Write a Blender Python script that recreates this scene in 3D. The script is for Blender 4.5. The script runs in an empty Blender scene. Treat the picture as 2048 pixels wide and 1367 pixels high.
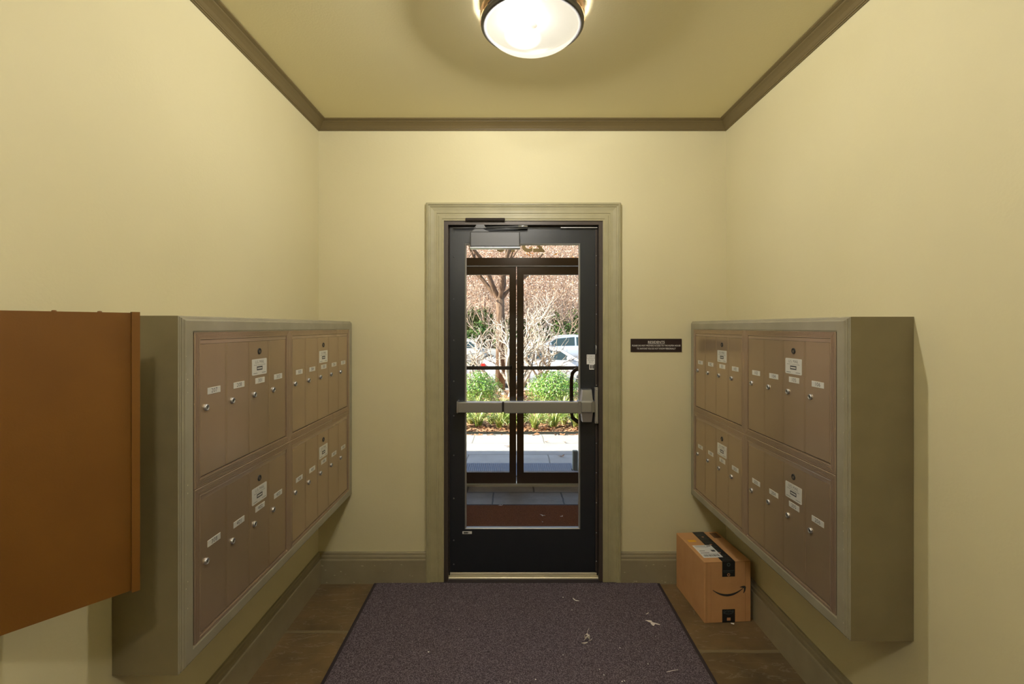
import bpy, math, random
from mathutils import Vector, Matrix

SC = bpy.context.scene
COL = SC.collection
R = math.radians

# ------------------------------------------------------------------ camera
CAM_Z = 1.53
cam = bpy.data.cameras.new('camera'); cam_o = bpy.data.objects.new('camera', cam); COL.objects.link(cam_o)
cam_o.location = (0, 0, CAM_Z); cam_o.rotation_euler = (R(90), 0, 0)
cam.sensor_width = 36.0; cam.lens = 950 / 2048 * 36.0
cam.shift_x = 2 / 2048; cam.shift_y = -30.5 / 2048
cam.clip_start = 0.05; cam.clip_end = 400
SC.camera = cam_o

# ------------------------------------------------------------------ light and exposure
SC.view_settings.view_transform = 'Standard'
SC.view_settings.look = 'None'
SC.view_settings.gamma = 1.0
SC.view_settings.use_curve_mapping = False
SC.view_settings.exposure = 1.1
SC.cycles.sample_clamp_indirect = 8.0
SUN_STRENGTH = 8.0
SKY_STRENGTH = 0.24
LAMP_FRONT = 3.5       # opal glass close to the bulb
LAMP_EDGE = 0.36
BULB_FRONT = 120.0      # watts of the bulb behind the opal glass
BULB_VEST = 45.0
FILL_REAR = 66.0       # glow of the added fill globe behind the camera

w = bpy.data.worlds.new('world'); SC.world = w; w.use_nodes = True
nt = w.node_tree
sky = nt.nodes.new('ShaderNodeTexSky'); sky.sky_type = 'NISHITA'; sky.sun_disc = False
sky.sun_elevation = R(36); sky.sun_rotation = R(-100)
nt.links.new(sky.outputs[0], nt.nodes['Background'].inputs[0])
nt.nodes['Background'].inputs[1].default_value = SKY_STRENGTH
sl = bpy.data.lights.new('sun', 'SUN'); sl.energy = SUN_STRENGTH; sl.angle = R(0.55); sl.color = (1.0, 0.95, 0.86)
so = bpy.data.objects.new('sun', sl); COL.objects.link(so)
a, e = R(13), R(36)
sd = Vector((math.cos(a) * math.cos(e), math.sin(a) * math.cos(e), -math.sin(e)))
so.rotation_euler = sd.to_track_quat('-Z', 'Y').to_euler(); so.location = (-6, 8, 9)

# ------------------------------------------------------------------ materials
MATS = {}
def mat(name, col, rough=0.5, metal=0.0, var=None, bump=None, spec=0.5, sheen=0.0):
    if name in MATS: return MATS[name]
    m = bpy.data.materials.new(name); m.use_nodes = True
    n, l = m.node_tree.nodes, m.node_tree.links
    b = n['Principled BSDF']
    b.inputs['Base Color'].default_value = (*col, 1); b.inputs['Roughness'].default_value = rough
    b.inputs['Metallic'].default_value = metal; b.inputs['Specular IOR Level'].default_value = spec
    b.inputs['Sheen Weight'].default_value = sheen
    tc = n.new('ShaderNodeTexCoord')
    if var:
        scale, col2, lo, hi = var
        t = n.new('ShaderNodeTexNoise'); t.inputs['Scale'].default_value = scale; t.inputs['Detail'].default_value = 6
        r = n.new('ShaderNodeMapRange'); r.inputs[1].default_value = lo; r.inputs[2].default_value = hi
        mx = n.new('ShaderNodeMix'); mx.data_type = 'RGBA'
        mx.inputs[6].default_value = (*col, 1); mx.inputs[7].default_value = (*col2, 1)
        l.new(tc.outputs['Object'], t.inputs['Vector']); l.new(t.outputs[0], r.inputs[0])
        l.new(r.outputs[0], mx.inputs[0]); l.new(mx.outputs[2], b.inputs['Base Color'])
    if bump:
        scale, st, dist = bump
        t = n.new('ShaderNodeTexNoise'); t.inputs['Scale'].default_value = scale; t.inputs['Detail'].default_value = 4
        bp = n.new('ShaderNodeBump'); bp.inputs['Strength'].default_value = st; bp.inputs['Distance'].default_value = dist
        l.new(tc.outputs['Object'], t.inputs['Vector']); l.new(t.outputs[0], bp.inputs['Height']); l.new(bp.outputs[0], b.inputs['Normal'])
    MATS[name] = m
    return m

def ramp_mat(name, scale, stops, rough=0.8, detail=8, stretch=(1, 1, 1), bump=0.0, dist=0.01, tex='noise', spec=0.3):
    m = bpy.data.materials.new(name); m.use_nodes = True
    n, l = m.node_tree.nodes, m.node_tree.links
    b = n['Principled BSDF']; b.inputs['Roughness'].default_value = rough; b.inputs['Specular IOR Level'].default_value = spec
    tc = n.new('ShaderNodeTexCoord'); mp = n.new('ShaderNodeMapping'); mp.inputs['Scale'].default_value = stretch
    if tex == 'noise':
        t = n.new('ShaderNodeTexNoise'); t.inputs['Detail'].default_value = detail; t.inputs['Roughness'].default_value = 0.65; out = t.outputs[0]
    else:
        t = n.new('ShaderNodeTexVoronoi'); out = t.outputs['Color']
    t.inputs['Scale'].default_value = scale
    cr = n.new('ShaderNodeValToRGB')
    el = cr.color_ramp.elements
    while len(el) > 1: el.remove(el[-1])
    el[0].position = stops[0][0]; el[0].color = (*stops[0][1], 1)
    for p, c in stops[1:]:
        x = el.new(p); x.color = (*c, 1)
    l.new(tc.outputs['Object'], mp.inputs[0]); l.new(mp.outputs[0], t.inputs['Vector'])
    l.new(out, cr.inputs[0]); l.new(cr.outputs[0], b.inputs['Base Color'])
    if bump:
        bp = n.new('ShaderNodeBump'); bp.inputs['Strength'].default_value = bump; bp.inputs['Distance'].default_value = dist
        l.new(out, bp.inputs['Height']); l.new(bp.outputs[0], b.inputs['Normal'])
    MATS[name] = m
    return m

def slate_mat(name, base, dark, joint, bw, bh, off, origin, rot=0.0, mortar=0.012, rough=0.55, vein=(0.5, 0.48, 0.42), veinamt=0.22, bumpst=0.35):
    """stone slabs laid in courses, mottled, with pale scratches and a recessed joint"""
    m = bpy.data.materials.new(name); m.use_nodes = True
    n, l = m.node_tree.nodes, m.node_tree.links
    b = n['Principled BSDF']
    tc = n.new('ShaderNodeTexCoord'); mp = n.new('ShaderNodeMapping'); mp.vector_type = 'TEXTURE'
    mp.inputs['Location'].default_value = (origin[0], origin[1], 0); mp.inputs['Rotation'].default_value = (0, 0, rot)
    l.new(tc.outputs['Object'], mp.inputs[0])
    wob = n.new('ShaderNodeTexNoise'); wob.inputs['Scale'].default_value = 5
    l.new(tc.outputs['Object'], wob.inputs['Vector'])
    sub = n.new('ShaderNodeVectorMath'); sub.operation = 'MULTIPLY_ADD'; sub.inputs[1].default_value = (0.02, 0.02, 0); 
    l.new(wob.outputs['Color'], sub.inputs[0]); l.new(mp.outputs[0], sub.inputs[2])
    br = n.new('ShaderNodeTexBrick'); br.offset = off; br.offset_frequency = 2
    br.inputs['Scale'].default_value = 1; br.inputs['Mortar Size'].default_value = mortar; br.inputs['Mortar Smooth'].default_value = 0.3
    br.inputs['Brick Width'].default_value = bw; br.inputs['Row Height'].default_value = bh
    br.inputs['Color1'].default_value = (0, 0, 0, 1); br.inputs['Color2'].default_value = (1, 1, 1, 1); br.inputs['Mortar'].default_value = (0.5, 0.5, 0.5, 1)
    l.new(sub.outputs[0], br.inputs['Vector'])
    ns = n.new('ShaderNodeTexNoise'); ns.inputs['Scale'].default_value = 4.5; ns.inputs['Detail'].default_value = 9; ns.inputs['Roughness'].default_value = 0.62
    l.new(tc.outputs['Object'], ns.inputs['Vector'])
    fac = n.new('ShaderNodeMath'); fac.operation = 'MULTIPLY_ADD'; fac.inputs[1].default_value = 0.30
    l.new(br.outputs['Color'], fac.inputs[0]); l.new(ns.outputs[0], fac.inputs[2])
    r = n.new('ShaderNodeMapRange'); r.inputs[1].default_value = 0.35; r.inputs[2].default_value = 0.95
    l.new(fac.outputs[0], r.inputs[0])
    mx = n.new('ShaderNodeMix'); mx.data_type = 'RGBA'; mx.inputs[6].default_value = (*dark, 1); mx.inputs[7].default_value = (*base, 1)
    l.new(r.outputs[0], mx.inputs[0])
    # pale scratches
    mp2 = n.new('ShaderNodeMapping'); mp2.inputs['Rotation'].default_value = (0, 0, 0.5); mp2.inputs['Scale'].default_value = (2.2, 9, 4)
    l.new(tc.outputs['Object'], mp2.inputs[0])
    v = n.new('ShaderNodeTexNoise'); v.inputs['Scale'].default_value = 2.0; v.inputs['Detail'].default_value = 7; v.inputs['Distortion'].default_value = 0.6
    l.new(mp2.outputs[0], v.inputs['Vector'])
    d = n.new('ShaderNodeMath'); d.operation = 'SUBTRACT'; d.inputs[1].default_value = 0.52; l.new(v.outputs[0], d.inputs[0])
    ab = n.new('ShaderNodeMath'); ab.operation = 'ABSOLUTE'; l.new(d.outputs[0], ab.inputs[0])
    r2 = n.new('ShaderNodeMapRange'); r2.inputs[1].default_value = 0.0; r2.inputs[2].default_value = 0.012; r2.inputs[3].default_value = veinamt; r2.inputs[4].default_value = 0.0
    l.new(ab.outputs[0], r2.inputs[0])
    mx2 = n.new('ShaderNodeMix'); mx2.data_type = 'RGBA'; mx2.inputs[7].default_value = (*vein, 1)
    l.new(r2.outputs[0], mx2.inputs[0]); l.new(mx.outputs[2], mx2.inputs[6])
    mx3 = n.new('ShaderNodeMix'); mx3.data_type = 'RGBA'; mx3.inputs[7].default_value = (*joint, 1)
    l.new(br.outputs['Fac'], mx3.inputs[0]); l.new(mx2.outputs[2], mx3.inputs[6]); l.new(mx3.outputs[2], b.inputs['Base Color'])
    b.inputs['Roughness'].default_value = rough
    h = n.new('ShaderNodeMath'); h.operation = 'SUBTRACT'; l.new(ns.outputs[0], h.inputs[0]); l.new(br.outputs['Fac'], h.inputs[1])
    bp = n.new('ShaderNodeBump'); bp.inputs['Strength'].default_value = bumpst; bp.inputs['Distance'].default_value = 0.01
    l.new(h.outputs[0], bp.inputs['Height']); l.new(bp.outputs[0], b.inputs['Normal'])
    MATS[name] = m
    return m

def glass_mat(name, tint=(0.95, 0.96, 0.95), ior=1.45, rough=0.02):
    m = bpy.data.materials.new(name); m.use_nodes = True
    n, l = m.node_tree.nodes, m.node_tree.links
    n.remove(n['Principled BSDF'])
    t = n.new('ShaderNodeBsdfTransparent'); t.inputs[0].default_value = (*tint, 1)
    g = n.new('ShaderNodeBsdfGlossy'); g.inputs['Roughness'].default_value = rough
    f = n.new('ShaderNodeFresnel'); f.inputs[0].default_value = ior
    mx = n.new('ShaderNodeMixShader')
    l.new(f.outputs[0], mx.inputs[0]); l.new(t.outputs[0], mx.inputs[1]); l.new(g.outputs[0], mx.inputs[2])
    l.new(mx.outputs[0], n['Material Output'].inputs[0])
    MATS[name] = m
    return m

def lamp_mat(name, hot, edge, centre, rad, clear=0.0):
    """opal glass: brightest where the bulb sits behind it (object coordinates)"""
    m = bpy.data.materials.new(name); m.use_nodes = True
    n, l = m.node_tree.nodes, m.node_tree.links
    b = n['Principled BSDF']; b.inputs['Base Color'].default_value = (0.02, 0.02, 0.02, 1); b.inputs['Roughness'].default_value = 0.25
    tc = n.new('ShaderNodeTexCoord')
    d = n.new('ShaderNodeVectorMath'); d.operation = 'DISTANCE'; d.inputs[1].default_value = centre
    l.new(tc.outputs['Object'], d.inputs[0])
    r = n.new('ShaderNodeMapRange'); r.interpolation_type = 'SMOOTHSTEP'
    r.inputs[1].default_value = 0.03; r.inputs[2].default_value = rad; r.inputs[3].default_value = hot; r.inputs[4].default_value = edge
    l.new(d.outputs['Value'], r.inputs[0]); l.new(r.outputs[0], b.inputs['Emission Strength'])
    b.inputs['Emission Color'].default_value = (1.0, 0.90, 0.68, 1) if clear else (1.0, 0.95, 0.85, 1)
    if clear:
        t = n.new('ShaderNodeBsdfTransparent'); mx = n.new('ShaderNodeMixShader'); mx.inputs[0].default_value = clear
        l.new(b.outputs[0], mx.inputs[1]); l.new(t.outputs[0], mx.inputs[2]); l.new(mx.outputs[0], n['Material Output'].inputs[0])
    MATS[name] = m
    return m

M_WALL = mat('wall_paint', (0.67, 0.615, 0.40), 0.62, var=(1.3, (0.635, 0.58, 0.365), 0.4, 0.75), bump=(90, 0.12, 0.004), spec=0.3)
M_CEIL = mat('ceiling_paint', (0.83, 0.76, 0.49), 0.7, bump=(120, 0.15, 0.003), spec=0.3)
M_TRIM = mat('olive_trim_paint', (0.215, 0.178, 0.10), 0.3, var=(9, (0.19, 0.157, 0.088), 0.35, 0.7), bump=(60, 0.06, 0.003))
M_BASE = mat('brightened_baseboard_paint', (0.30, 0.26, 0.17), 0.3, var=(9, (0.26, 0.225, 0.145), 0.35, 0.7), bump=(60, 0.06, 0.003))  # trim colour lightened to make up for low light near the floor
M_MOULD = mat('surround_daylight_sheen_paint', (0.31, 0.285, 0.215), 0.22, var=(9, (0.27, 0.245, 0.18), 0.35, 0.7), bump=(60, 0.05, 0.003))  # paler and greyer than the trim: daylight sheen put into the colour
M_CASING = mat('casing_paint', (0.39, 0.355, 0.215), 0.42, var=(12, (0.35, 0.32, 0.19), 0.35, 0.7), bump=(60, 0.06, 0.003))
M_CROWN = mat('crown_paint', (0.155, 0.115, 0.05), 0.45, bump=(60, 0.06, 0.003))
M_SCUFF = mat('paint_chip', (0.62, 0.55, 0.38), 0.7)
M_BRONZE = mat('mailbox_bronze', (0.50, 0.385, 0.27), 0.28, 0.65, var=(3, (0.45, 0.345, 0.24), 0.3, 0.7), bump=(400, 0.05, 0.001))
M_BRONZE_F = mat('mailbox_frame_bronze', (0.52, 0.40, 0.30), 0.26, 0.65)
M_GAP = mat('dark_gap', (0.02, 0.012, 0.008), 0.8)
M_STEEL = mat('brushed_steel', (0.56, 0.58, 0.64), 0.3, 0.9)
M_PLATE = mat('plate_aluminium', (0.78, 0.78, 0.76), 0.35, 0.35)
M_INK = mat('black_ink', (0.03, 0.03, 0.03), 0.6)
M_GREYINK = mat('grey_engraving', (0.08, 0.08, 0.09), 0.6)
M_PANEL = mat('brown_painted_steel', (0.17, 0.068, 0.007), 0.45, 0.0, var=(6, (0.15, 0.058, 0.006), 0.35, 0.7), bump=(250, 0.12, 0.002))
M_BLACKDOOR = mat('black_door_paint', (0.013, 0.016, 0.022), 0.34, 0.0, bump=(150, 0.04, 0.002), spec=0.6)
M_JAMB = mat('jamb_bronze', (0.07, 0.055, 0.047), 0.38, 0.2)
M_CLOSER = mat('closer_grey', (0.12, 0.122, 0.13), 0.42, 0.3)
M_ALU = mat('aluminium', (0.60, 0.61, 0.64), 0.33, 0.85)
M_THRESH = mat('threshold_aluminium', (0.78, 0.72, 0.55), 0.4, 0.6)
M_BEAD = mat('glazing_bead', (0.40, 0.40, 0.39), 0.35, 0.6)
M_MATC = ramp_mat('mat_carpet', 260, [(0.3, (0.02, 0.014, 0.020)), (0.50, (0.105, 0.083, 0.105)), (0.68, (0.30, 0.26, 0.31))], 0.95, 3, bump=0.6, dist=0.004, spec=0.15)
M_MATE = mat('mat_rubber_edge', (0.028, 0.020, 0.028), 0.7)
M_MATB = ramp_mat('brown_mat', 200, [(0.3, (0.09, 0.033, 0.012)), (0.7, (0.29, 0.115, 0.05))], 0.95, 3, bump=0.5, dist=0.004, spec=0.1)
M_OMAT = mat('grey_ribbed_mat', (0.22, 0.23, 0.26), 0.8)
M_FLOOR = slate_mat('slate_floor', (0.235, 0.155, 0.07), (0.07, 0.053, 0.033), (0.20, 0.16, 0.09), 0.62, 0.70, 0.234, (-1.235, 2.395 - 6.2), rot=R(90), rough=0.42)
M_FLAG = slate_mat('vestibule_slate', (0.34, 0.31, 0.28), (0.17, 0.15, 0.135), (0.07, 0.06, 0.05), 0.62, 0.30, 0.4, (-3.25, -0.40), rough=0.5, mortar=0.008)
M_WALK = slate_mat('sidewalk_stone', (0.50, 0.47, 0.42), (0.34, 0.32, 0.29), (0.22, 0.20, 0.17), 0.95, 0.55, 0.4, (-4.3, 0.2), rough=0.8, mortar=0.008, veinamt=0.1)
M_DBRONZE = mat('dark_bronze_entrance', (0.040, 0.017, 0.003), 0.32, 0.1)
M_GLASS = glass_mat('clear_glass')
M_VWALL = mat('vestibule_paint', (0.40, 0.28, 0.13), 0.6)
M_BRICK = mat('facade_brick', (0.30, 0.12, 0.07), 0.85, var=(8, (0.22, 0.08, 0.05), 0.3, 0.7))
M_GOLD = mat('gold_leaf_lettering', (0.30, 0.18, 0.05), 0.5, 0.2)
M_CARD = mat('cardboard', (0.60, 0.33, 0.15), 0.72, var=(14, (0.55, 0.295, 0.13), 0.3, 0.7), bump=(180, 0.1, 0.001), spec=0.3)
M_CARDE = mat('cardboard_edge', (0.25, 0.12, 0.05), 0.85)
M_TAPE = mat('black_packing_tape', (0.012, 0.014, 0.017), 0.28)
M_TAPEP = mat('tape_print', (0.10, 0.14, 0.15), 0.4)
M_TAPEO = mat('tape_orange_print', (0.55, 0.28, 0.16), 0.5)
M_WHITE = mat('white_label', (0.80, 0.80, 0.80), 0.5)
M_YEL = mat('yellow_sticker', (0.85, 0.45, 0.02), 0.5)
M_SIGN = mat('sign_dark', (0.022, 0.012, 0.012), 0.35)
M_SIGNT = mat('sign_lettering', (0.92, 0.90, 0.86), 0.5)
M_FIXT = mat('lamp_bronze', (0.20, 0.13, 0.07), 0.35, 0.6)
M_FIXG = mat('lamp_ring_grey', (0.13, 0.125, 0.13), 0.3, 0.7)
M_DLEAF = mat('dry_leaf', (0.78, 0.72, 0.69), 0.8)
M_CRUMB = mat('pale_crumb', (0.88, 0.86, 0.84), 0.8)
M_BARKW = ramp_mat('pale_bark', 9, [(0.35, (0.30, 0.21, 0.14)), (0.6, (0.80, 0.72, 0.62))], 0.85)
M_BARKB = ramp_mat('brown_bark', 14, [(0.35, (0.07, 0.04, 0.025)), (0.65, (0.24, 0.15, 0.095))], 0.9, stretch=(1, 1, 0.2), bump=0.5)
M_BARKR = ramp_mat('wood_bark', 9, [(0.35, (0.28, 0.17, 0.11)), (0.6, (0.62, 0.48, 0.38))], 0.9)
M_LEAF1 = ramp_mat('shrub_leaf', 22, [(0.3, (0.02, 0.09, 0.01)), (0.47, (0.10, 0.30, 0.03)), (0.58, (0.34, 0.50, 0.07)), (0.7, (0.75, 0.80, 0.40))], 0.28, 2, spec=0.8)  # palest and darkest stops paint in glints and the shaded interior
M_LEAF2 = ramp_mat('liriope_blade', 9, [(0.35, (0.07, 0.17, 0.02)), (0.5, (0.34, 0.42, 0.07)), (0.63, (0.80, 0.78, 0.40))], 0.4, 2, spec=0.6)  # palest stop paints whitish glints onto the blades
M_LEAF3 = ramp_mat('wood_leaf', 5, [(0.35, (0.015, 0.06, 0.01)), (0.52, (0.10, 0.20, 0.04)), (0.66, (0.40, 0.42, 0.15))], 0.45, 2)
M_PLEAF = ramp_mat('pale_dead_leaf', 3, [(0.35, (0.16, 0.06, 0.03)), (0.48, (0.45, 0.23, 0.13)), (0.58, (0.88, 0.76, 0.66)), (0.7, (0.80, 0.40, 0.08))], 0.7, 2)
M_LITTER = ramp_mat('leaf_litter', 40, [(0.3, (0.10, 0.04, 0.02)), (0.5, (0.36, 0.17, 0.08)), (0.7, (0.65, 0.40, 0.22))], 0.9, tex='vor')
M_OLEAF = ramp_mat('orange_leaf', 3, [(0.35, (0.50, 0.16, 0.03)), (0.65, (0.80, 0.45, 0.12))], 0.7, 2)
M_HILL = ramp_mat('hillside', 3.5, [(0.30, (0.05, 0.09, 0.03)), (0.42, (0.12, 0.06, 0.035)), (0.50, (0.45, 0.25, 0.16)), (0.62, (0.75, 0.58, 0.46)), (0.70, (0.85, 0.78, 0.7))], 0.95, 12, bump=1.0, dist=0.3)
M_ROAD = mat('asphalt', (0.30, 0.28, 0.26), 0.9, var=(3, (0.24, 0.22, 0.21), 0.3, 0.7))
M_CONC = mat('pale_kerb', (0.58, 0.55, 0.50), 0.85)
M_CARW = mat('car_white', (0.75, 0.75, 0.73), 0.25); M_CARS = mat('car_silver', (0.52, 0.54, 0.58), 0.3, 0.3); M_CARB = mat('car_champagne', (0.50, 0.46, 0.40), 0.3, 0.2)
M_CGLASS = mat('car_glass', (0.03, 0.05, 0.05), 0.08, spec=0.8); M_TYRE = mat('tyre', (0.02, 0.02, 0.02), 0.8); M_HUB = mat('hub', (0.5, 0.5, 0.5), 0.35, 0.7)
M_RED = mat('tail_red', (0.70, 0.03, 0.02), 0.3); M_POST = mat('green_grey_post', (0.20, 0.21, 0.16), 0.6)

# ------------------------------------------------------------------ mesh builder
class MB:
    def __init__(s): s.v = []; s.f = []; s.m = []; s.sm = []
    def add(s, vs, fs, mi=0, smooth=False):
        o = len(s.v); s.v += [tuple(v) for v in vs]
        for f in fs: s.f.append([i + o for i in f]); s.m.append(mi); s.sm.append(smooth)
    def box(s, lo, hi, mi=0, c=0.0):
        x0, y0, z0 = lo; x1, y1, z1 = hi
        if c <= 0:
            s.add([(x0,y0,z0),(x1,y0,z0),(x1,y1,z0),(x0,y1,z0),(x0,y0,z1),(x1,y0,z1),(x1,y1,z1),(x0,y1,z1)],
                  [(0,3,2,1),(4,5,6,7),(0,1,5,4),(1,2,6,5),(2,3,7,6),(3,0,4,7)], mi); return
        # chamfered box
        vs = []; idx = {}
        for ix, (X, sx) in enumerate(((x0, 1), (x1, -1))):
            for iy, (Y, sy) in enumerate(((y0, 1), (y1, -1))):
                for iz, (Z, sz) in enumerate(((z0, 1), (z1, -1))):
                    for k in range(3):
                        p = [X + sx*c, Y + sy*c, Z + sz*c]; p[k] = (X, Y, Z)[k]
                        idx[ix, iy, iz, k] = len(vs); vs.append(p)
        fs = []
        for k in range(3):
            a_, b_ = [i for i in range(3) if i != k]
            for sd_ in (0, 1):
                q = []
                for (p, r) in ((0,0),(1,0),(1,1),(0,1)):
                    t = [0,0,0]; t[k] = sd_; t[a_] = p; t[b_] = r; q.append(idx[(*t, k)])
                if (sd_ == 0) == (k != 1): q.reverse()
                fs.append(q)
        for k in range(3):      # edges along axis k
            a_, b_ = [i for i in range(3) if i != k]
            for p in (0,1):
                for r in (0,1):
                    t0 = [0,0,0]; t0[a_] = p; t0[b_] = r; t1 = list(t0); t1[k] = 1
                    q = [idx[(*t0, a_)], idx[(*t1, a_)], idx[(*t1, b_)], idx[(*t0, b_)]]
                    fs.append(q)
        for c3 in [(i,j,k) for i in (0,1) for j in (0,1) for k in (0,1)]:
            fs.append([idx[(*c3, 0)], idx[(*c3, 1)], idx[(*c3, 2)]])
        s.add(vs, fs, mi)
    def prism(s, pts, y0, y1, mi=0):          # outline in x,z extruded along y
        n = len(pts)
        vs = [(x, y0, z) for x, z in pts] + [(x, y1, z) for x, z in pts]
        fs = [list(range(n)), list(range(2*n-1, n-1, -1))] + [(i, i+n, (i+1) % n + n, (i+1) % n) for i in range(n)]
        s.add(vs, fs, mi)
    def prism_z(s, pts, z0, z1, mi=0):
        n = len(pts)
        vs = [(x, y, z0) for x, y in pts] + [(x, y, z1) for x, y in pts]
        fs = [list(range(n-1, -1, -1)), list(range(n, 2*n))] + [(i, (i+1) % n, (i+1) % n + n, i+n) for i in range(n)]
        s.add(vs, fs, mi)
    def tube(s, pts, rad, n=8, mi=0, cap=True):
        pts = [Vector(p) for p in pts]; 
        if not hasattr(rad, '__len__'): rad = [rad] * len(pts)
        vs = []; fs = []
        for i, p in enumerate(pts):
            d = (pts[min(i+1, len(pts)-1)] - pts[max(i-1, 0)]).normalized()
            u = d.cross(Vector((0.31, 0.17, 0.93)));
            if u.length < 1e-3: u = d.cross(Vector((1, 0, 0)))
            u.normalize(); v = d.cross(u)
            for k in range(n):
                t = 2*math.pi*k/n; vs.append(p + (u*math.cos(t) + v*math.sin(t)) * rad[i])
        for i in range(len(pts)-1):
            for k in range(n): fs.append((i*n+k, i*n+(k+1) % n, (i+1)*n+(k+1) % n, (i+1)*n+k))
        if cap: fs.append(list(range(n-1, -1, -1))); fs.append([(len(pts)-1)*n+k for k in range(n)])
        s.add(vs, fs, mi, n > 6 or True)
    def lathe(s, prof, c, axis='z', n=32, mi=0, smooth=True):   # prof: (radius, height along axis)
        vs = []; fs = []
        for r, h in prof:
            for k in range(n):
                t = 2*math.pi*k/n; p, q = r*math.cos(t), r*math.sin(t)
                if axis == 'z': vs.append((c[0]+p, c[1]+q, c[2]+h))
                elif axis == 'y': vs.append((c[0]+p, c[1]+h, c[2]+q))
                else: vs.append((c[0]+h, c[1]+p, c[2]+q))
        m = len(prof)
        for i in range(m-1):
            for k in range(n): fs.append((i*n+k, i*n+(k+1) % n, (i+1)*n+(k+1) % n, (i+1)*n+k))
        s.add(vs, fs, mi, smooth)
        s.add(vs[:n], [list(range(n))], mi); s.add(vs[-n:], [list(range(n))], mi)
    def ring(s, rect, prof, y=0.0, out=-1, mi=0, sides='lbrt', bottom_open=False, seal=0.0):
        """mitred picture-frame sweep round a rectangle in x,z. prof: (inset, height toward viewer)"""
        x0, z0, x1, z1 = rect
        P = []
        for ins, h in prof:
            zb = z0 if bottom_open else z0 + ins
            P.append([(x0+ins, y+out*h, zb), (x1-ins, y+out*h, zb), (x1-ins, y+out*h, z1-ins), (x0+ins, y+out*h, z1-ins)])
        segs = {'b': (0, 1), 'r': (1, 2), 't': (2, 3), 'l': (3, 0)}
        for sd_ in sides:
            if bottom_open and sd_ == 'b': continue
            i, j = segs[sd_]
            vs = []
            for q in P: vs += [q[i], q[j]]
            fs = [(2*k, 2*k+1, 2*k+3, 2*k+2) for k in range(len(P)-1)]
            s.add(vs, fs, mi)
    def text(s, body, size, origin, right, up, mi=0, align='CENTER', depth=0.0003, thin=0.0, mirror=False, spacing=1.0):
        vs, fs = text_mesh(body, align, thin, spacing)
        r_, u_ = Vector(right).normalized(), Vector(up).normalized(); o = Vector(origin)
        s.add([o + r_*(x*size*(-1 if mirror else 1)) + u_*(y*size) for x, y in vs], fs, mi)
    def build(s, name, mats, parent=None, bevel=0.0, smooth_angle=None):
        me = bpy.data.meshes.new(name)
        me.from_pydata(s.v, [], s.f)
        if not isinstance(mats, (list, tuple)): mats = [mats]
        for m in mats: me.materials.append(m)
        me.polygons.foreach_set('material_index', s.m); me.polygons.foreach_set('use_smooth', s.sm)
        me.update()
        o = bpy.data.objects.new(name, me); COL.objects.link(o)
        if parent: o.parent = parent
        if bevel:
            b = o.modifiers.new('bevel', 'BEVEL'); b.width = bevel; b.segments = 2; b.limit_method = 'ANGLE'
        return o

_tc = {}
def text_mesh(body, align='CENTER', thin=0.0, spacing=1.0):
    key = (body, align, thin, spacing)
    if key in _tc: return _tc[key]
    cu = bpy.data.curves.new('t', 'FONT'); cu.body = body; cu.size = 1; cu.align_x = align; cu.align_y = 'CENTER'
    cu.offset = thin; cu.resolution_u = 3; cu.space_character = spacing
    o = bpy.data.objects.new('t', cu); COL.objects.link(o)
    dg = bpy.context.evaluated_depsgraph_get(); dg.update()
    me = o.evaluated_get(dg).to_mesh()
    vs = [(v.co.x, v.co.y) for v in me.vertices]; fs = [list(p.vertices) for p in me.polygons]
    o.evaluated_get(dg).to_mesh_clear()
    bpy.data.objects.remove(o); bpy.data.curves.remove(cu)
    _tc[key] = (vs, fs)
    return vs, fs

def tag(o, label=None, cat=None, group=None, kind=None):
    if label: o['label'] = label
    if cat: o['category'] = cat
    if group: o['group'] = group
    if kind: o['kind'] = kind
    return o
def empty(name, loc=(0,0,0), rz=0.0):
    o = bpy.data.objects.new(name, None); COL.objects.link(o); o.location = loc; o.rotation_euler = (0, 0, rz); o.empty_display_size = 0.1
    return o
def kids(o): return [c for c in bpy.data.objects if c.parent == o]
def struct(mb, name, m): return tag(mb.build(name, m), kind='structure')
def sbox(name, lo, hi, m):
    b = MB(); b.box(lo, hi); return struct(b, name, m)

# ================================================================== room shell
XL, XR, YF, YN, ZC = -1.155, 1.290, 2.850, -2.40, 2.757
T = 0.15
sbox('floor', (XL-T, YN-T, -0.1), (XR+T, 3.0, 0.0), M_FLOOR)
sbox('ceiling', (XL-T, YN-T, ZC), (XR+T, 3.0, ZC+0.15), M_CEIL)
sbox('wall_left', (XL-T, YN-T, 0), (XL, YF+T, ZC), M_WALL)
sbox('wall_right', (XR, YN-T, 0), (XR+T, YF+T, ZC), M_WALL)
sbox('wall_near', (XL, YN-T, 0), (XR, YN, ZC), mat('rear_wall_paint', (0.22, 0.19, 0.12), 0.6))
OX0, OX1, OZ = -0.405, 0.555, 2.169          # door opening
b = MB()
b.box((XL, YF, 0), (OX0, YF+T, ZC)); b.box((OX1, YF, 0), (XR, YF+T, ZC)); b.box((OX0, YF, OZ), (OX1, YF+T, ZC))
struct(b, 'wall_far', M_WALL)

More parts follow.
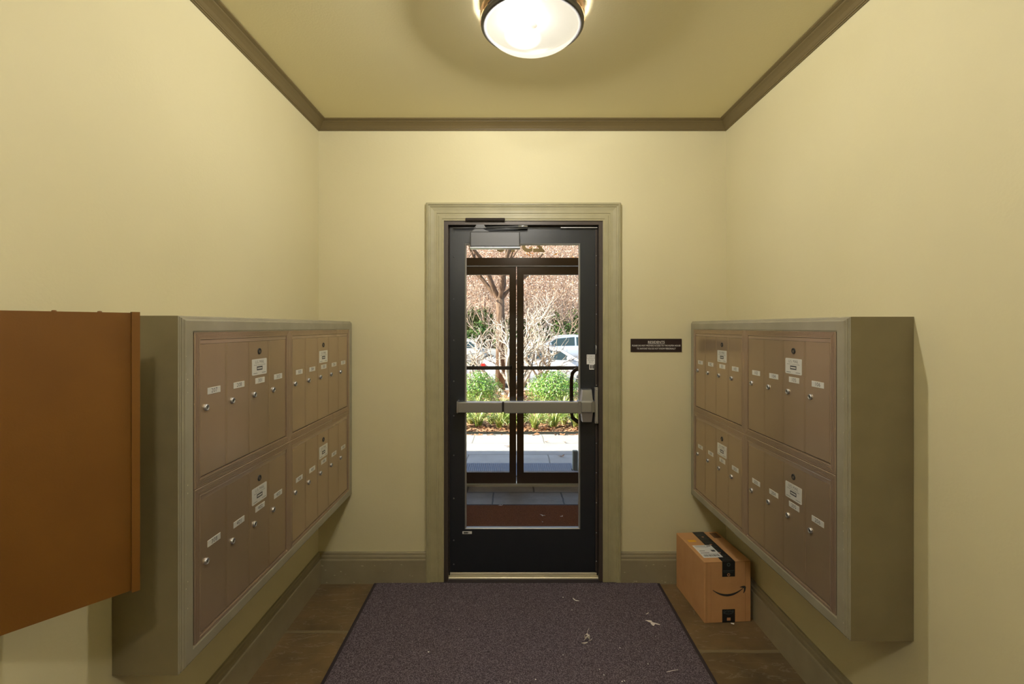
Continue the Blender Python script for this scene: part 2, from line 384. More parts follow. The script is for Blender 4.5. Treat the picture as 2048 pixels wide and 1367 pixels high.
# crown moulding: inset from wall, drop from ceiling
crown = [(0.0, 0.054), (0.006, 0.054), (0.008, 0.050), (0.012, 0.050), (0.014, 0.045), (0.016, 0.044), (0.024, 0.032), (0.036, 0.020), (0.044, 0.014), (0.046, 0.010), (0.052, 0.009), (0.060, 0.006), (0.060, 0.0)]
for k, sd_ in enumerate('tlrb'):
    b = MB(); vs = []
    for ins, dr in crown:
        q = [(XL+ins, YN+ins), (XR-ins, YN+ins), (XR-ins, YF-ins), (XL+ins, YF-ins)]
        i, j = {'b': (0,1), 'r': (1,2), 't': (2,3), 'l': (3,0)}[sd_]
        vs += [(*q[i], ZC-dr), (*q[j], ZC-dr)]
    b.add(vs, [(2*n_, 2*n_+2, 2*n_+3, 2*n_+1) for n_ in range(len(crown)-1)])
    struct(b, 'trim_%d' % (k+1), M_CROWN)

# baseboards
bprof = [(0.0, 0.183), (0.010, 0.183), (0.013, 0.178), (0.014, 0.168), (0.018, 0.160), (0.019, 0.145), (0.024, 0.142), (0.025, 0.136), (0.025, 0.0)]
def base_run(name, p0, p1, nrm, m0=0.0, m1=0.0):
    b = MB(); vs = []
    d = (Vector(p1) - Vector(p0)).normalized(); n_ = Vector(nrm)
    for ins, z in bprof:
        a_ = Vector(p0) + n_*ins + d*(ins*m0); c_ = Vector(p1) + n_*ins - d*(ins*m1)
        vs += [(a_.x, a_.y, z), (c_.x, c_.y, z)]
    b.add(vs, [(2*k, 2*k+1, 2*k+3, 2*k+2) for k in range(len(bprof)-1)])
    # small chips in the paint
    rnd = random.Random(sum(map(ord, name)))
    L = (Vector(p1)-Vector(p0)).length
    if 'far' in name:
        for _ in range(22):
            t = rnd.uniform(0.02, L-0.02); z = rnd.choice([rnd.uniform(0.004, 0.02), rnd.uniform(0.10, 0.13), rnd.uniform(0.02, 0.13)]); s_ = rnd.uniform(0.001, 0.004)
            c_ = Vector(p0) + n_*0.0255 + d*t
            b.add([(c_.x-s_*1.8, c_.y, z), (c_.x+s_, c_.y, z-s_*0.5), (c_.x+s_*1.5, c_.y, z+s_*0.5), (c_.x-s_, c_.y, z+s_*0.7)], [(0,1,2,3)], 1)
    struct(b, name, [M_BASE, M_SCUFF])
base_run('baseboard_left', (XL, YN), (XL, YF), (1, 0), 1, 1)
base_run('baseboard_right', (XR, YN), (XR, YF), (-1, 0), 1, 1)
base_run('baseboard_near', (XL, YN), (XR, YN), (0, 1), 1, 1)
base_run('baseboard_far_left', (XL, YF), (-0.506, YF), (0, -1), 1, 0)
base_run('baseboard_far_right', (0.654, YF), (XR, YF), (0, -1), 0, 1)

# door casing (three sided, mitred)
b = MB()
cp = [(0.0, 0.0), (0.0, 0.024), (0.006, 0.027), (0.012, 0.027), (0.015, 0.022), (0.022, 0.021), (0.026, 0.017), (0.045, 0.0145), (0.060, 0.014), (0.063, 0.011), (0.072, 0.011), (0.074, 0.0135), (0.092, 0.0135), (0.096, 0.010), (0.104, 0.010), (0.104, -0.004)]
b.ring((-0.506, 0.0, 0.654, 2.268), cp, y=YF, bottom_open=True)
struct(b, 'trim_5', M_CASING)

# ================================================================== inner door (door_1)
d1 = empty('door_1', (0.075, 2.90, 0.0)); tag(d1, kind='structure')
DX = -0.075; DY = -2.90                     # world -> local shift
class L(MB):
    """builder in world coordinates for children of door_1"""
    def build(s, *a, **k):
        s.v = [(x+DX, y+DY, z) for x, y, z in s.v]; return MB.build(s, *a, **k)
b = L()
fp = [(0.0, -0.012), (0.0, 0.0), (0.028, 0.0), (0.028, -0.030), (0.0275, -0.032), (0.0275, -0.11), (0.0, -0.11)]
b.ring((OX0, 0.0, OX1, OZ), fp, y=2.848, bottom_open=True)
b.build('door_frame', M_JAMB, d1)
b = L()   # black weather seal between frame and leaf
b.ring((OX0+0.0275, 0.0, OX1-0.0275, OZ-0.028), [(0.0, 0.002), (0.007, 0.0), (0.007, -0.01)], y=2.884, bottom_open=True)
b.build('weather_seal', M_GAP, d1)
LX0, LX1, LZ0, LZ1 = -0.3725, 0.5225, 0.040, 2.138
GX0, GX1, GZ0, GZ1 = -0.281, 0.421, 0.300, 2.036
LY0, LY1 = 2.888, 2.932
leaf = L()
leaf.box((LX0, LY0, LZ0), (GX0, LY1, LZ1)); leaf.box((GX1, LY0, LZ0), (LX1, LY1, LZ1))
leaf.box((GX0, LY0, LZ0), (GX1, LY1, GZ0)); leaf.box((GX0, LY0, GZ1), (GX1, LY1, LZ1))
lf = leaf.build('door_leaf', M_BLACKDOOR, d1)
b = L(); b.ring((GX0, GZ0, GX1, GZ1), [(0.0, 0.001), (0.004, 0.004), (0.008, 0.001), (0.010, -0.014)], y=LY0); 
b.build('glazing_bead', M_BEAD, lf)
b = L(); b.box((GX0+0.002, 2.908, GZ0+0.002), (GX1-0.002, 2.914, GZ1-0.002)); b.build('glass_pane', M_GLASS, d1)
# through-bolts down the hinge stile
b = L()
for py in (463, 513, 598, 680, 762, 831, 910, 996, 1080, 1128):
    z = 1.53 - (py-653)*0.00304
    b.lathe([(0.0045, 0.0), (0.0045, -0.0012), (0.003, -0.0024), (0.0008, -0.003)], (-0.348, LY0, z), 'y', 12)
b.build('bolt_row', M_CLOSER, lf)
# latch-side seal strip with screws
b = L(); b.box((0.5115, 2.876, 0.05), (0.522, 2.888, 0.94)); b.box((0.5115, 2.876, 1.17), (0.522, 2.888, 2.12), 0, 0.002)
for py in (511, 570, 628, 698, 770, 886, 945, 1005, 1065, 1122):
    z = 1.53 - (py-653)*0.003025
    b.lathe([(0.003, 0.0), (0.003, -0.001), (0.001, -0.002)], (0.517, 2.876, z), 'y', 10, 1)
b.build('latch_strip', [M_JAMB, M_ALU], d1)
b = L(); b.tube([(0.514, 2.876, 1.418), (0.514, 2.868, 1.412), (0.514, 2.868, 1.372), (0.514, 2.876, 1.366)], 0.003, 8); b.build('latch_loop', M_ALU, d1)
# head seal bright line
b = L(); b.box((0.300, 2.868, 2.1255), (0.522, 2.880, 2.1315), 0, 0.001); b.build('head_seal', M_ALU, d1)
# closer
cl = L(); cl.box((-0.2435, 2.822, 2.004), (0.0535, LY0, 2.096), 0, 0.006)
clo = cl.build('closer_body', M_CLOSER, d1)
b = L(); b.box((-0.2455, 2.824, 1.998), (0.0555, LY0-0.001, 2.006), 0, 0.002); b.build('closer_trim', M_ALU, clo)
b = L()
b.prism([(-0.235, 2.100), (-0.215, 2.118), (-0.17, 2.118), (-0.15, 2.108), (-0.13, 2.100)], 2.845, LY0)
b.tube([(-0.175, 2.86, 2.096), (-0.175, 2.86, 2.130)], 0.013, 12)
b.prism([(-0.222, 2.118), (-0.205, 2.140), (-0.162, 2.140), (-0.148, 2.118)], 2.838, 2.872)
b.build('closer_pinion', M_CLOSER, clo)
b = L()
b.tube([(-0.15, 2.85, 2.126), (0.05, 2.853, 2.133), (0.056, 2.853, 2.133)], [0.0045, 0.0045, 0.0045], 8)
b.tube([(0.045, 2.853, 2.1325), (0.10, 2.855, 2.134)], 0.007, 8, 1)
b.tube([(-0.16, 2.862, 2.118), (0.10, 2.862, 2.124)], 0.005, 8)
b.tube([(-0.22, 2.862, 2.126), (-0.35, 2.864, 2.125)], 0.004, 8)
for x in (-0.210, -0.158): b.lathe([(0.004, 0), (0.004, -0.003), (0.001, -0.004)], (x, 2.838, 2.127), 'y', 10, 1)
b.build('closer_arm', [M_CLOSER, M_ALU], clo)
b = L(); b.box((-0.272, 2.828, 2.160), (-0.036, 2.836, 2.178), 0, 0.003)
b.build('closer_shoe', M_GAP, d1)
# push bar
pb = L()
pb.box((-0.313, 2.806, 1.022), (-0.052, 2.850, 1.083), 0, 0.003); 
pb.box((-0.322, 2.812, 1.018), (-0.313, LY0, 1.087), 0, 0.002)
pb.box((-0.052, 2.815, 1.024), (-0.042, 2.845, 1.081), 1)
pb.box((-0.042, 2.800, 1.019), (0.400, 2.846, 1.087), 0, 0.005)
pb.box((-0.313, 2.846, 1.030), (0.400, LY0, 1.078), 0)
pbo = pb.build('push_bar', [M_STEEL, M_GAP], d1)
b = L(); b.box((0.395, 2.798, 1.014), (0.414, 2.86, 1.092), 0, 0.004)
def taper(bb, x0, x1, z0, z1, y0, y1, tx, inv=False):
    za, zb = (z0, z1) if not inv else (z1, z0)      # wide at za, narrow at zb
    v = [(x0, y1, za), (x1, y1, za), (x1-0.004, y0, za), (x0+0.004, y0, za), (x0+tx, y1, zb), (x1-tx, y1, zb), (x1-tx-0.004, y0+0.006, zb), (x0+tx+0.004, y0+0.006, zb)]
    bb.add(v, [(0,1,2,3), (7,6,5,4), (0,4,5,1), (1,5,6,2), (2,6,7,3), (3,7,4,0)])
taper(b, 0.416, 0.492, 1.086, 1.154, 2.826, LY0, 0.007)
taper(b, 0.416, 0.492, 0.962, 1.022, 2.826, LY0, 0.007, True)
b.box((0.412, 2.806, 1.020), (0.480, LY0, 1.088), 0, 0.006)
b.prism_z([(0.478, 2.807), (0.500, 2.830), (0.500, LY0), (0.478, LY0)], 1.022, 1.086)
b.build('latch_case', M_STEEL, d1)
b = L(); b.box((0.502, 2.846, 0.948), (0.524, 2.884, 1.166), 0, 0.004)
for z in (0.962, 1.152): b.lathe([(0.004, 0), (0.004, -0.002), (0.001, -0.003)], (0.513, 2.846, z), 'y', 10)
b.build('strike_keeper', M_ALU, d1)
# exterior pull handle seen through the glass
b = L(); b.tube([(0.418, 2.93, 1.27), (0.40, 2.955, 1.262), (0.385, 2.975, 1.24), (0.380, 2.985, 1.20), (0.380, 2.985, 1.00), (0.385, 2.975, 0.96), (0.418, 2.93, 0.94)], 0.012, 12)
b.build('pull_handle', M_DBRONZE, d1)
# stickers
b = L(); b.box((0.460, 2.886, 1.302), (0.5105, 2.8882, 1.361)); b.box((0.476, 2.8865, 1.270), (0.505, 2.8884, 1.303))
for i, t in enumerate(('Emergency', 'Lockouts &', 'Services', '24 / 7', '301-555')):
    if i < 4: b.text(t, 0.0105, (0.485, 2.8858, 1.353-i*0.0125), (1,0,0), (0,0,1), 1)
for i in range(3): b.box((0.480+i*0.009, 2.8862, 1.275), (0.486+i*0.009, 2.8865, 1.298), 1)
st = b.build('sticker', [M_WHITE, M_INK], lf); st['label'] = 'white emergency service sticker on the latch stile'
b = L(); b.box((-0.295, 2.886, 0.272), (-0.238, 2.8882, 0.287)); b.box((-0.288, 2.8856, 0.2755), (-0.262, 2.886, 0.2835), 1)
b.add([(-0.262, 2.8856, 0.278), (-0.246, 2.8856, 0.2795), (-0.262, 2.8856, 0.282)], [(0,1,2)], 1)
st = b.build('sticker', [M_WHITE, M_INK], lf); st['label'] = 'small white sticker with black arrow low on the door'
# threshold
b = L()
b.prism_x = None
pr = [(2.872, 0.0), (2.872, 0.011), (2.875, 0.0135), (2.8790, 0.0135), (2.8792, 0.0115), (2.8802, 0.0115), (2.8804, 0.0150), (2.8815, 0.0215), (2.8830, 0.0220), (2.8832, 0.0200), (2.8840, 0.0200), (2.8842, 0.0250), (2.8860, 0.0340), (2.889, 0.0360), (2.96, 0.036), (2.99, 0.010), (2.99, 0.0)]
vs = [(OX0, y, z) for y, z in pr] + [(OX1, y, z) for y, z in pr]; n_ = len(pr)
b.add(vs, [list(range(n_)), list(range(2*n_-1, n_-1, -1))] + [(i, (i+1) % n_, (i+1) % n_+n_, i+n_) for i in range(n_)])
b.build('threshold', M_THRESH, d1)
b = L(); b.box((OX0, 2.842, 0.0), (OX1, 2.872, 0.004)); b.build('sill_strip', M_MATE, d1)

# ================================================================== mailbox banks
def bank_frame(W, H, rail):
    b = MB()
    pr = [(0.0, -0.004), (0.0, 0.004)]
    nr = 6
    for i in range(nr):
        t0 = 0.0015 + 0.024*i/nr; t1 = 0.0015 + 0.024*(i+1)/nr
        pr += [(t0, 0.0052), (t0+(t1-t0)*0.5, 0.0052), (t0+(t1-t0)*0.65, 0.0032), (t1-(t1-t0)*0.1, 0.0032)]
    pr += [(0.0272, 0.0042), (0.0275, -0.004)]
    b.ring((0.0007, 0.0007, W-0.0007, H-0.0007), pr)
    # sill strip above the doors
    b.box((0.0295, -0.002, H-0.0425), (W-0.0295, 0.003, H-0.0295))
    return b
DW, DH = 0.140, 0.4195
lockm = None
def make_bank(name, loc, rz, numbers, label, mail_i=2, tray=False):
    n = len(numbers); W = 0.055 + DW*n; H = 0.481
    root = empty(name, loc, rz); tag(root, label, 'mailbox', 'recessed mailbox banks')
    bank_frame(W, H, 0).build('frame', M_BRONZE_F, root)
    b = MB(); b.box((0.004, 0.0035, 0.004), (W-0.004, 0.0065, H-0.004)); b.build('back_panel', M_GAP, root)
    top = H - 0.0295
    for i, num in enumerate(numbers):
        x0 = 0.0275 + i*DW
        b = MB(); g = 0.0008
        b.box((x0+g+(0.001 if i == 0 else 0), -0.0015, 0.0305), (x0+DW-g-(0.001 if i == n-1 else 0), 0.0035, top-0.0135), 0, 0.0008)
        b.box((x0+DW-0.0085, -0.0022, 0.0310), (x0+DW-0.0075, -0.0010, top-0.0145))       # pressed line beside the hinge edge
        d = b.build('door', M_BRONZE, root)
        # lock
        b = MB(); c = (x0+0.031, -0.0015, top-0.212)
        b.lathe([(0.0105, 0.0), (0.0108, -0.0035), (0.0095, -0.0060), (0.0072, -0.0066), (0.0068, -0.0052), (0.0001, -0.0052)], c, 'y', 20)
        b.box((c[0]-0.0013, c[1]-0.0058, c[2]-0.0045), (c[0]+0.0013, c[1]-0.0050, c[2]+0.0030), 1)
        b.build('lock', [M_STEEL, M_INK], d)
        # number plate
        b = MB(); cx, cz = x0+0.071, top-0.163
        b.box((cx-0.033, -0.0030, cz-0.0105), (cx+0.033, -0.0014, cz+0.0105), 0, 0.0006)
        b.text(num, 0.0195, (cx, -0.00325, cz), (1,0,0), (0,0,1), 1, thin=-0.003, spacing=1.1)
        b.build('number_plate', [M_PLATE, M_GREYINK], d)
        if i == mail_i:
            b = MB(); cz = top-0.111; cx = x0+0.067
            o_ = [(cx-0.049, cz-0.030), (cx+0.049, cz-0.030), (cx+0.052, cz-0.027), (cx+0.052, cz+0.027), (cx+0.049, cz+0.030), (cx-0.049, cz+0.030), (cx-0.052, cz+0.027), (cx-0.052, cz-0.027)]
            b.prism(o_, -0.0028, -0.0014)
            b.text('U.S. MAIL', 0.0155, (cx, -0.0031, cz+0.0185), (1,0,0), (0,0,1), 1, thin=-0.008)
            b.text('APPROVED BY THE POSTMASTER GENERAL', 0.0042, (cx, -0.0031, cz+0.0075), (1,0,0), (0,0,1), 1)
            b.box((cx-0.020, -0.0031, cz-0.0125), (cx+0.020, -0.0028, cz+0.0025), 1)
            b.box((cx-0.016, -0.0033, cz-0.0075), (cx+0.016, -0.0031, cz-0.0030), 0)
            for sx in (-0.030, 0.030): b.box((cx+sx-0.014, -0.0031, cz-0.0235), (cx+sx+0.014, -0.0030, cz-0.0220), 1)
            b.build('mail_plate', [M_PLATE, M_GREYINK], d)
            b = MB(); c = (x0+0.067, -0.0015, top-0.052)
            b.lathe([(0.0115, 0.0), (0.0115, -0.002), (0.0095, -0.003), (0.008, -0.0018), (0.0001, -0.0018)], c, 'y', 20, 1)
            b.box((c[0]-0.0015, c[1]-0.0024, c[2]-0.005), (c[0]+0.0015, c[1]-0.0017, c[2]+0.003), 0)
            b.build('arrow_lock', [M_BRONZE, M_INK], d)
    return root
ZT, ZB = 1.519-0.481, 1.519-0.962
XBL, XBR = -0.957, 1.081
make_bank('mailbox_bank', (XBL, 1.429, ZT), R(90), ['207', '208', '301', '302'], 'upper near mailbox bank on the left wall, four bronze doors 207, 208, 301 and 302')
make_bank('mailbox_bank', (XBL, 1.429, ZB), R(90), ['308', '401', '402', '403'], 'lower near mailbox bank on the left wall, four bronze doors 308 and 401 to 403')
make_bank('mailbox_bank', (XBL, 2.044, ZT), R(90), ['303', '304', '305', '306', '307'], 'upper five-door mailbox bank on the left wall beside the far corner, doors 303 to 307')
make_bank('mailbox_bank', (XBL, 2.044, ZB), R(90), ['404', '405', '406', '407', '408'], 'lower five-door mailbox bank on the left wall beside the far corner, doors 404 to 408')
make_bank('mailbox_bank', (XBR, 2.189, ZT), R(-90), ['103', '104', '105', '106'], 'upper near mailbox bank on the right wall, four bronze doors 103 to 106')
make_bank('mailbox_bank', (XBR, 2.189, ZB), R(-90), ['203', '204', '205', '206'], 'lower near mailbox bank on the right wall, four bronze doors 203 to 206')
make_bank('mailbox_bank', (XBR, 2.804, ZT), R(-90), ['001', '002', '101', '102'], 'upper mailbox bank on the right wall beside the far corner, last door 102')
make_bank('mailbox_bank', (XBR, 2.804, ZB), R(-90), ['107', '108', '201', '202'], 'lower mailbox bank on the right wall above the parcel, doors 107 to 202')

# painted wooden surrounds
def surround(name, loc, rz, W, Hh, depth, label):
    root = empty(name, loc, rz); tag(root, label, 'mailbox surround')
    b = MB(); b.box((0, 0.0, 0), (W, depth, Hh)); b.build('box', M_TRIM, root)
    b = MB()
    b.ring((0, 0, W, Hh), [(0.0, 0.0), (0.0025, 0.0015), (0.003, 0.0035), (0.0060, 0.0045), (0.0065, 0.0075), (0.0105, 0.0090), (0.0125, 0.0125), (0.0150, 0.0135), (0.044, 0.0135), (0.049, 0.0115), (0.0495, 0.0)], y=0.0)
    rnd = random.Random(len(label))
    for _ in range(16):
        z = rnd.uniform(0.03, Hh-0.03); s_ = rnd.uniform(0.0008, 0.002)
        xx = rnd.choice([W-0.013, 0.013, 0.020])
        b.add([(xx-s_, -0.0150, z-s_), (xx+s_, -0.0150, z), (xx, -0.0150, z+s_*1.6)], [(0,1,2)], 1)
    b.build('front_moulding', [M_MOULD, M_SCUFF], root)
    return root
# box front plane at |X|: left 0.9635 / right 1.0875
surround('mailbox_surround', (-0.9635, 1.374, 0.522), R(90), 2.848-1.374, 1.040, 0.1905, 'olive painted wooden surround boxed out around the left wall mailboxes')
surround('mailbox_surround', (1.0875, 2.848, 0.524), R(-90), 2.848-1.52, 1.038, 0.2015, 'olive painted wooden surround boxed out around the right wall mailboxes')

# ================================================================== open brown locker door on the left wall
pr_ = empty('wall_locker', (XL, 0.93, 0.869)); tag(pr_, 'brown painted steel locker door standing open from the left wall', 'locker')
ex = Vector((-0.940-XL, 1.20-0.93, 0)); Lp = ex.length; ex.normalize(); nx = Vector((ex.y, -ex.x, 0))   # toward room and camera
HP = 0.698
def P(u, n, z): return (ex.x*u + nx.x*n, ex.y*u + nx.y*n, z)
def obox(b, u0, u1, n0, n1, z0, z1, mi=0):
    vs = [P(u0,n0,z0), P(u1,n0,z0), P(u1,n1,z0), P(u0,n1,z0), P(u0,n0,z1), P(u1,n0,z1), P(u1,n1,z1), P(u0,n1,z1)]
    b.add(vs, [(0,1,2,3),(7,6,5,4),(4,5,1,0),(5,6,2,1),(6,7,3,2),(7,4,0,3)], mi)
b = MB(); obox(b, 0.012, Lp-0.004, -0.002, 0.0, 0.002, HP-0.003); dpo = b.build('door', M_PANEL, pr_)
b = MB(); obox(b, Lp-0.0165, Lp, -0.004, 0.010, 0.0, HP); b.build('edge_flange', M_PANEL, dpo)
b = MB(); obox(b, 0.012, Lp-0.0165, -0.012, -0.001, HP-0.004, HP-0.002)
for u in (0.10, 0.19, 0.27):
    p = P(u, -0.006, HP-0.002); b.lathe([(0.005, 0), (0.004, 0.0025), (0.001, 0.003)], p, 'z', 10)
b.build('top_flange', M_PANEL, dpo)
b = MB(); b.tube([(0.006, 0.006, 0.0), (0.006, 0.006, HP)], 0.006, 10); b.build('hinge', M_PANEL, pr_)
b = MB(); b.ring((-0.36, 0.0, 0.0, HP), [(0.0, 0.0), (0.0, 0.012), (0.03, 0.012), (0.03, 0.0)], y=0.0)
b.v = [(-y, x, z) for x, y, z in b.v]; b.build('frame', M_BRONZE_F, pr_)
b = MB(); b.box((0.0005, -0.33, 0.03), (0.003, -0.03, HP-0.03)); b.build('interior', M_GAP, pr_)

# ================================================================== ceiling lamps
def glassband():
    if 'amber_glass' in MATS: return MATS['amber_glass']
    m = bpy.data.materials.new('amber_glass'); m.use_nodes = True
    n, l = m.node_tree.nodes, m.node_tree.links; b = n['Principled BSDF']
    b.inputs['Base Color'].default_value = (0.36, 0.22, 0.10, 1); b.inputs['Roughness'].default_value = 0.4
    t = n.new('ShaderNodeBsdfTransparent'); mx = n.new('ShaderNodeMixShader'); mx.inputs[0].default_value = 0.4
    l.new(b.outputs[0], mx.inputs[1]); l.new(t.outputs[0], mx.inputs[2]); l.new(mx.outputs[0], n['Material Output'].inputs[0])
    MATS['amber_glass'] = m
    return m
def ceiling_lamp(loc, hot, edge, label, centre, watts):
    root = empty('ceiling_lamp', loc); tag(root, label, 'ceiling lamp')
    b = MB(); b.lathe([(0.165, 0.0), (0.170, -0.010), (0.16, -0.011)], (0,0,0), 'z', 64); b.build('canopy', M_GAP, root)
    b = MB(); b.add([((r_*math.cos(2*math.pi*k/64)), (r_*math.sin(2*math.pi*k/64)), z_) for r_, z_ in ((0.186, -0.010), (0.196, -0.035), (0.197, -0.066)) for k in range(64)],
                    [(i_*64+k, i_*64+(k+1) % 64, (i_+1)*64+(k+1) % 64, (i_+1)*64+k) for i_ in range(2) for k in range(64)], 0, True)
    bd = b.build('amber_glass_band', glassband(), root); sd_m = bd.modifiers.new('thickness', 'SOLIDIFY'); sd_m.thickness = 0.002
    bl = bpy.data.lights.new('added_glow_bulb', 'POINT'); bl.energy = watts*0.08; bl.color = (1.0, 0.95, 0.85); bl.shadow_soft_size = 0.012  # extra bulb added above the disc to throw a glow on the ceiling
    bo = bpy.data.objects.new('added_glow_bulb', bl); COL.objects.link(bo); bo.parent = root; bo.location = (0, 0, -0.058)
    b = MB(); b.lathe([(0.193, -0.066), (0.1965, -0.070), (0.1955, -0.082), (0.188, -0.087), (0.180, -0.087), (0.178, -0.080), (0.178, -0.066)], (0,0,0), 'z', 64); b.build('ring', M_FIXG, root)
    b = MB()
    prf = [(0.178*math.cos(t), -0.078 - 0.074*math.sin(t)) for t in [k*math.pi/2/14 for k in range(15)]]
    prf[-1] = (0.0005, prf[-1][1])
    b.lathe(prf, (0,0,0), 'z', 64)
    b.build('glass_shade', lamp_mat('opal_glass_%d' % int(hot*10+loc[1]*100), hot, edge, centre, 0.080, 0.15), root)
    b = MB(); b.lathe([(0.183, -0.077), (0.02, -0.078)], (0,0,0), 'z', 48); b.build('black_baffle', M_GAP, root)  # black disc added to keep the fixture's lit inside from showing through the glass
    bl = bpy.data.lights.new('bulb', 'POINT'); bl.energy = watts; bl.color = (1.0, 0.95, 0.85); bl.shadow_soft_size = 0.022
    bo = bpy.data.objects.new('bulb', bl); COL.objects.link(bo); bo.parent = root; bo.location = centre
ceiling_lamp((0.081, 1.815, ZC), LAMP_FRONT, LAMP_EDGE, 'round ceiling lamp with opal glass shade and dark ring, in front of the door', (-0.034, -0.030, -0.112), BULB_FRONT)
ceiling_lamp((0.10, 3.80, 2.62), 6.0, 0.42, 'round ceiling lamp of the vestibule between the doors, above the view', (0, 0, -0.108), BULB_VEST)
def add_fill_globe(loc, label):  # unseen globe added behind the camera to brighten the room
    root = empty('fill_globe', loc); tag(root, label, 'ceiling lamp')
    b = MB(); b.lathe([(0.06, 0.0), (0.06, -0.02), (0.02, -0.03)], (0,0,0), 'z', 32); b.tube([(0, 0, -0.02), (0, 0, -0.055)], 0.03, 16); b.build('canopy', M_FIXT, root)
    b = MB(); b.lathe([(0.09*math.sin(t)+0.0005, -0.135+0.09*math.cos(t)) for t in [math.pi*k/20 for k in range(21)]], (0,0,0), 'z', 48)
    b.build('glass_shade', lamp_mat('fill_globe_glass', FILL_REAR, FILL_REAR, (0, 0, -0.15), 0.3), root)
add_fill_globe((-0.14, -0.32, ZC), 'added fill globe close to the ceiling behind the camera, out of view')

# ================================================================== sign beside the door
b = MB(); b.box((0.717, YF-0.005, 1.379), (1.023, YF, 1.458), 0, 0.001)
for s_, t, z in ((0.0225, 'RESIDENTS', 1.4375), (0.0158, 'PLEASE DO NOT PROVIDE ACCESS TO THE KILPEN HOUSE', 1.4165), (0.0158, 'TO ANYONE YOU DO NOT KNOW PERSONALLY', 1.3985)):
    vs, fs = text_mesh(t); wd = max(v[0] for v in vs)*2*s_
    tgt = {'RESIDENTS': 0.100, 'PLEASE DO NOT PROVIDE ACCESS TO THE KILPEN HOUSE': 0.290, 'TO ANYONE YOU DO NOT KNOW PERSONALLY': 0.232}[t]
    k = tgt / wd
    b.add([(0.870 + x*s_*k, YF-0.0053, z + y*s_*0.85) for x, y in vs], fs, 1)
b.box((0.820, YF-0.0053, 1.4270), (0.920, YF-0.005, 1.4282), 1)
tag(b.build('wall_sign', [M_SIGN, M_SIGNT]), 'black plastic residents notice with white lettering right of the door', 'sign')

# ================================================================== floor mat and the things on it
mt = empty('floor_mat', (0.035, 1.3, 0)); tag(mt, 'dark purple grey entrance mat lying before the glass door', 'mat')
b = MB(); b.box((-0.850, -1.25, 0.0), (0.850, 1.538, 0.006), 0, 0.0025); b.build('rubber_border', M_MATE, mt)
b = MB(); b.box((-0.832, -1.235, 0.006), (0.832, 1.524, 0.0095), 0, 0.002); b.build('carpet', M_MATC, mt)
def floor_pt(px, py, z=0.0095):
    y = (CAM_Z - z) * 950 / (py - 653); return ((px-1022)*y/950, y, z)
def flat_leaf(name, px, py, pts, s_, rot, label, curl=0.3, m=None, cat='leaf', group=None):
    """a dried scrap with an irregular outline, curled and 1 mm thick"""
    x, y, z = floor_pt(px, py); o = empty(name, (x, y, z), rot) if False else None
    b = MB(); n = len(pts)
    def zz(u, v): return 0.0012 + curl*s_*(abs(u)**1.5 + 0.3*v*v)
    top = [(u*s_, v*s_, zz(u, v) + 0.0006) for u, v in pts]; bot = [(u*s_, v*s_, zz(u, v)) for u, v in pts]
    c = (sum(p[0] for p in pts)/n*s_, sum(p[1] for p in pts)/n*s_)
    vs = top + bot + [(c[0], c[1], 0.0014), (c[0], c[1], 0.0006)]
    fs = [(i, (i+1) % n, 2*n) for i in range(n)] + [((i+1) % n + n, i+n, 2*n+1) for i in range(n)] + [(i, i+n, (i+1) % n + n, (i+1) % n) for i in range(n)]
    b.add(vs, fs)
    o = b.build(name, m or M_DLEAF); o.location = (x, y, z-0.0012); o.rotation_euler = (0, 0, rot); tag(o, label, cat, group)
    return o
oak = [(-1, 0.55), (-0.45, 0.6), (0.0, 0.55), (-0.15, 0.25), (0.25, 0.05), (0.6, -0.15), (1.0, -0.5), (0.92, -0.62), (0.55, -0.42), (0.3, -0.25), (0.05, -0.65), (-0.12, -0.75), (-0.3, -0.3), (-0.35, -0.12), (-0.15, -0.02), (-0.5, 0.2)]
flat_leaf('dry_leaf', 1305, 1245, oak, 0.034, 0, 'pale lobed dry leaf near the right edge of the mat', 0.08)
flat_leaf('leaf_stalk', 1295, 1227, [(-1, -0.6), (-0.9, -0.2), (-0.2, 0.4), (0.9, 0.9), (1, 0.7), (0, 0.1), (-0.7, -0.4)], 0.010, 0, 'small pale curved leaf stalk behind the lobed leaf', 0.2)
flat_leaf('paper_curl', 1152, 1199, [(-1, 0.9), (-0.85, 1.0), (-0.6, 0.2), (0.0, -0.35), (0.9, -0.6), (0.95, -0.8), (-0.1, -0.6), (-0.75, 0.0)], 0.017, 0, 'thin white curled paper strip on the mat before the door', 0.1, M_CRUMB, 'litter')
flat_leaf('twig', 1345, 1341, [(-1, -0.2), (-0.98, -0.28), (0, 0.02), (1, 0.22), (1, 0.27), (0, 0.12)], 0.028, 0, 'thin pale twig at the front right of the mat', 0.02, None, 'twig')
# crumpled leaf
dl = empty('crumpled_leaf', floor_pt(1174, 1284)); tag(dl, 'crumpled pale dead leaf standing up on the middle of the mat', 'leaf')
rnd = random.Random(5)
b = MB()
def blade(pts, wdt, mi=0):
    vs = []; 
    for i, p in enumerate(pts):
        t = i/(len(pts)-1); ww = wdt*math.sin(math.pi*(0.12+0.8*t)); q = Vector(p)
        side = Vector((0.5, 0.4, 0.9)) if i % 2 else Vector((0.7, 0.1, 0.6))
        vs += [q - side.normalized()*ww, q + side.normalized()*ww, q + side.normalized()*ww + Vector((0, 0.0008, 0)), q - side.normalized()*ww + Vector((0, 0.0008, 0))]
    fs = []
    for i in range(len(pts)-1):
        a_ = 4*i; 
        for k in range(4): fs.append((a_+k, a_+(k+1) % 4, a_+4+(k+1) % 4, a_+4+k))
    b.add(vs, fs, mi, True)
blade([(-0.028, -0.01, 0.004), (-0.015, -0.012, 0.003), (0.0, -0.01, 0.006), (0.012, -0.004, 0.014)], 0.005)
